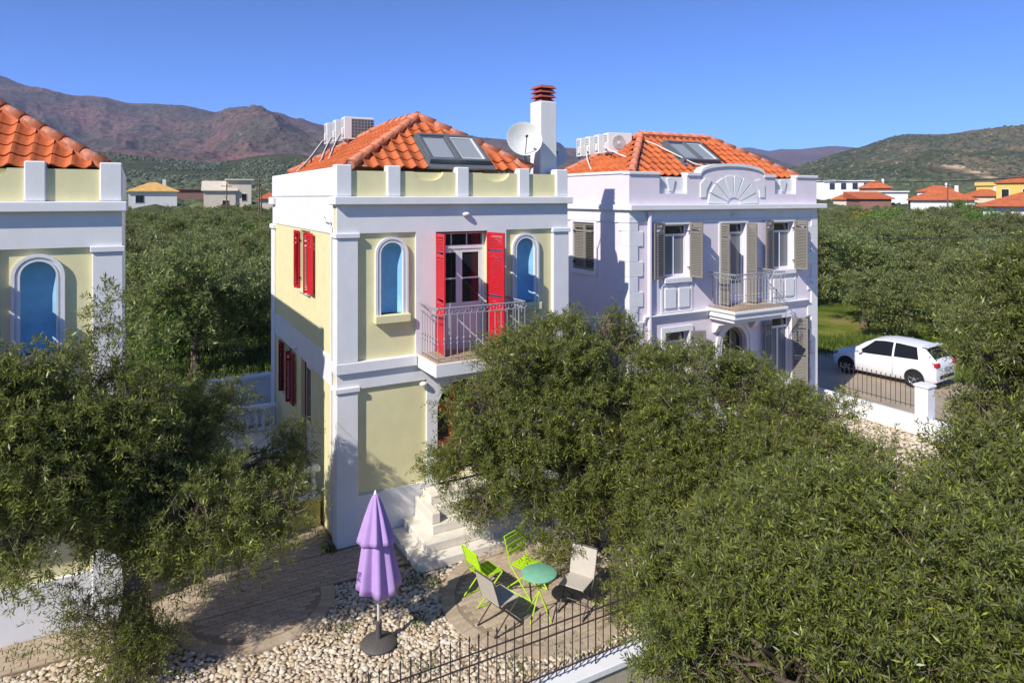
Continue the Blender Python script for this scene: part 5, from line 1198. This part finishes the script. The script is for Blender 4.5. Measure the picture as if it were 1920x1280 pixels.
def grass(name, label, spots_, n, seed, h=(.15, .45)):
    r = np.random.default_rng(seed); k = r.integers(0, len(spots_), n); S = np.array(spots_); P = S[k, :2] + r.normal(size=(n, 2)) * S[k, 2:3] * .5
    hh = r.uniform(*h, n)[:, None] * S[k, 3:4]; a = r.uniform(0, 6.28, n); d = np.stack([np.cos(a), np.sin(a)], 1); w = hh * .07 + .004
    z = S[k, 4:5]; p0 = np.hstack([P - d * w, z]); p1 = np.hstack([P + d * w, z]); bend = r.normal(size=(n, 2)) * hh * .35; p2 = np.hstack([P + bend, z + hh])
    V = np.stack([p0, p1, p2], 1).reshape(-1, 3); tag(link(name, mesh_np(name, V, np.arange(len(V)).reshape(-1, 3)), 'grass_blade'), label, 'grass', kind='stuff')
gs = []
for k in range(60):
    q = at(rnd.uniform(235, 520), 370, rnd.uniform(24, 40)); gs.append((q.x, q.y, 1.6, 1.4, -.38))
for k in range(30):
    q = at(rnd.uniform(1530, 1640), 370, rnd.uniform(29.5, 33)); gs.append((q.x, q.y, 1.0, 1.3, -.38))
grass('grass', 'tall yellow-green grass growing under the grove', gs, 26000, 3)
wd = [(-5.25, -2.45, .22, .35, 0.0), (1.2, -2.0, .2, .2, 0), (.95, -1.75, .25, .22, 0), (2.3, -4.75, .5, .22, 0), (1.45, -4.5, .25, .2, 0), (.5, -2.9, .2, .2, 0), (-.6, -2.5, .3, .2, 0), (3.6, -4.7, .4, .25, 0), (-.15, .05, .18, .3, 0), (-4.9, -.7, .3, .2, .01), (.2, -3.9, .3, .2, 0), (1.0, -1.2, .3, .15, 0)]
grass('weeds', 'small green weeds growing between the pebbles and bricks', wd, 1500, 4, (.1, .4))

# ------------------------------------------------------------------ village
def far_house(px, Z, w, d, zb, zt, roof, wall, rh=1.8, rz=0.0, label='', wins=(), rmat='village_roof', name='village_house', over=.5):
    c = at(px, 370, Z); root = empty(name, (c.x, c.y, zb), -YAW - math.atan((px - 960) / 1270) + rz); tag(root, label, 'house', 'village houses'); h = zt - zb
    MB().box(-w / 2, w / 2, 0, d, -1.5, h).build('wall', wall, root)
    if roof == 'hip':
        x0, x1, y0, y1 = -w / 2 - over, w / 2 + over, -over, d + over; k = min(w, d) / 2; b = MB()
        b.add([(x0, y0, h), (x1, y0, h), (x1, y1, h), (x0, y1, h), (x0 + k + over, (y0 + y1) / 2, h + rh), (x1 - k - over, (y0 + y1) / 2, h + rh), (x0, y0, h - .2), (x1, y0, h - .2), (x1, y1, h - .2), (x0, y1, h - .2)],
              [(0, 1, 5, 4), (1, 2, 5), (2, 3, 4, 5), (3, 0, 4), (6, 7, 1, 0), (7, 8, 2, 1), (8, 9, 3, 2), (9, 6, 0, 3), (9, 8, 7, 6)]); rf = b.build('roof', rmat, root)
        MB().box(w * .2, w * .2 + .7, d * .5, d * .5 + .7, h + rh * .4, h + rh + .7).build('chimney', 'village_white', rf)
    elif roof == 'shed':
        b = MB(); b.add([(-w / 2 - over, -over, h), (w / 2 + over, -over, h), (w / 2 + over, d + over, h + rh), (-w / 2 - over, d + over, h + rh), (-w / 2 - over, -over, h - .2), (w / 2 + over, -over, h - .2), (w / 2 + over, d + over, h - .1), (-w / 2 - over, d + over, h - .1)], [(0, 1, 2, 3), (4, 5, 1, 0), (5, 6, 2, 1), (6, 7, 3, 2), (7, 4, 0, 3), (7, 6, 5, 4)]); b.build('roof', rmat, root)
    else: MB().box(-w / 2 - .35, w / 2 + .35, -.6, d + .3, h, h + .3).build('roof_slab', wall, root)
    for (wx, wz, ww, wh) in wins:
        f = MB().box(wx - ww / 2 - .1, wx + ww / 2 + .1, -.06, .02, wz - .1, wz + wh + .1).build('window', 'village_white', root); MB().box(wx - ww / 2, wx + ww / 2, -.09, -.055, wz, wz + wh).build('pane', 'glass_dark', f)
    return root
F_ = far_house
F_(1591, 230, 15, 9, 3, 12.2, 'flat', 'village_white', label='long white flat-roofed village block with a dark terrace, behind the others', wins=[(-5, 6.5, 1.6, 2.2), (-1.5, 6.5, 1.6, 2.2), (2, 6.5, 1.6, 2.2), (5.4, 6.5, 1.6, 2.2)], name='village_block')
F_(1546, 250, 7, 6, 4, 12.8, 'flat', 'village_white', label='white rooftop building just right of the pink house')
F_(1641, 215, 9, 7, 3, 9.8, 'hip', 'village_brown', 2.2, label='brown village house with an orange roof above the white block')
F_(1645, 185, 14.5, 9, 2, 8.2, 'flat', 'village_white', label='long low white village building with one small window', wins=[(-2, 2.9, 1.5, 2.0)])
F_(1642, 150, 7, 6, 1, 6.6, 'shed', 'village_brown', 1.5, rz=.5, label='small shed with a steep orange roof in front of white building')
F_(1588, 165, 6, 6, 1, 6.4, 'hip', 'village_cream', 1.6, label='cream village house with a faded orange roof at the grove edge')
F_(1757, 200, 10, 8, 2, 8.6, 'hip', 'village_white', 1.8, label='white upper village house with orange roof, centre of the village', wins=[(-2, 3.2, 1.4, 1.8), (2, 3.2, 1.4, 1.8)])
F_(1766, 140, 11.2, 9, 1, 6.4, 'hip', 'village_white', 2.2, label='village house with broad orange hipped roof and white walls', wins=[(-1.5, 1.9, 1.7, 1.9), (3.2, 1.9, 1.9, 1.9)], over=.7)
F_(1846, 165, 9, 7, 1, 7.2, 'hip', 'village_cream', 1.6, label='cream village house with dull red roof left of the yellow one', wins=[(-2, 3, 1.2, 1.6)])
F_(1912, 150, 8.5, 9, 1, 10.2, 'hip', 'village_yellow', 1.3, label='tall yellow village house at the right edge', wins=[(-2.6, 5.4, 1.3, 2.2), (1.2, 5.4, 1.3, 2.2)])
F_(1925, 95, 10, 9, .5, 5.7, 'hip', 'village_white', 1.9, label='low house with large orange roof at the right edge of grove', wins=[(-2, 1.6, 1.6, 1.6)], over=.9)
F_(1849, 210, 5, 5, 3, 10.6, 'shed', 'village_yellow', 1.0, label='small yellow gabled building behind the village', rmat='village_yellow')
F_(287, 150, 9.5, 8, 1, 8.2, 'hip', 'village_white', 2.0, label='village house with ochre roof behind the left olive grove', rmat='village_roof_ochre', wins=[(-2.6, 4.6, 1.6, 1.6)])
F_(412, 150, 6.5, 8, 1, 8.4, 'shed', 'village_cream', 2.2, label='cream village house with sloping roof in the left gap', wins=[(1.2, 3.6, 1.3, 1.5)], rmat='village_cream')
F_(448, 152, 5.2, 9, 1, 10.6, 'flat', 'village_cream', label='tall cream tower-like village house in the left gap', wins=[(1.1, 5.0, 1.0, 1.6)])
F_(345, 230, 12, 6, 3, 9.4, 'flat', 'village_brown', label='low dark building behind the ochre-roofed house')
F_(505, 140, 4, 5, 1, 6.6, 'hip', 'village_cream', 1.3, label='small cream house with red roof just left of the middle house')
def pole(px, Z, zb, h, label):
    c = at(px, 370, Z); root = empty('utility_pole', (c.x, c.y, zb)); tag(root, label, 'pole', 'utility poles')
    MB().tube([(0, 0, -1), (0, 0, h)], [.16, .10], 8).build('post', 'wood_pole', root, True); MB().box(-.9, .9, -.06, .06, h - .6, h - .48).build('crossarm', 'wood_pole', root)
    for x in (-.8, 0, .8): MB().lathe([(.05, 0), (.07, .08), (.04, .16)], (x, 0, h - .48), 8).build('insulator', 'cable_white', root)
pole(425, 120, .5, 8.8, 'thin utility pole in front of the cream village house'); pole(490, 96, .3, 8.0, 'utility pole at the left edge of the middle house'); pole(486, 104, .3, 9.6, 'taller utility pole close behind another one'); pole(1777, 128, .5, 9.0, 'utility pole before the broad orange village roof')
def wire(label, a, b, sag, r):
    a, b = Vector(a), Vector(b); pts = [a.lerp(b, k / 24) - Vector((0, 0, sag * 4 * (k / 24) * (1 - k / 24))) for k in range(25)]
    tag(MB().tube(pts, r, 5).build('power_line', 'cable_black', None), label, 'cable', 'power lines')
wire('lower power line sagging across the right grove', at(1440, 434, 46), at(2050, 424, 40), .62, .03)
wire('upper power line running in front of the village roofs', at(1440, 330, 120), at(2060, 322, 70), 1.1, .05)

# ------------------------------------------------------------------ haze: thin even air round the whole scene
hm = bpy.data.materials.new('haze_air'); hm.use_nodes = True; hn = hm.node_tree.nodes; hn.clear(); ho = hn.new('ShaderNodeOutputMaterial'); hv = hn.new('ShaderNodeVolumePrincipled')
hv.inputs['Color'].default_value = (0.52, 0.64, 1.0, 1); hv.inputs['Density'].default_value = 5.0e-5; hv.inputs['Anisotropy'].default_value = 0.0
hm.node_tree.links.new(hv.outputs[0], ho.inputs['Volume']); MAT['haze_air'] = hm
tag(MB().box(-13500, 13500, -13500, 13500, -3.0, 1260).build('haze', 'haze_air', None), 'thin blue haze over the far hills', 'haze', kind='stuff')
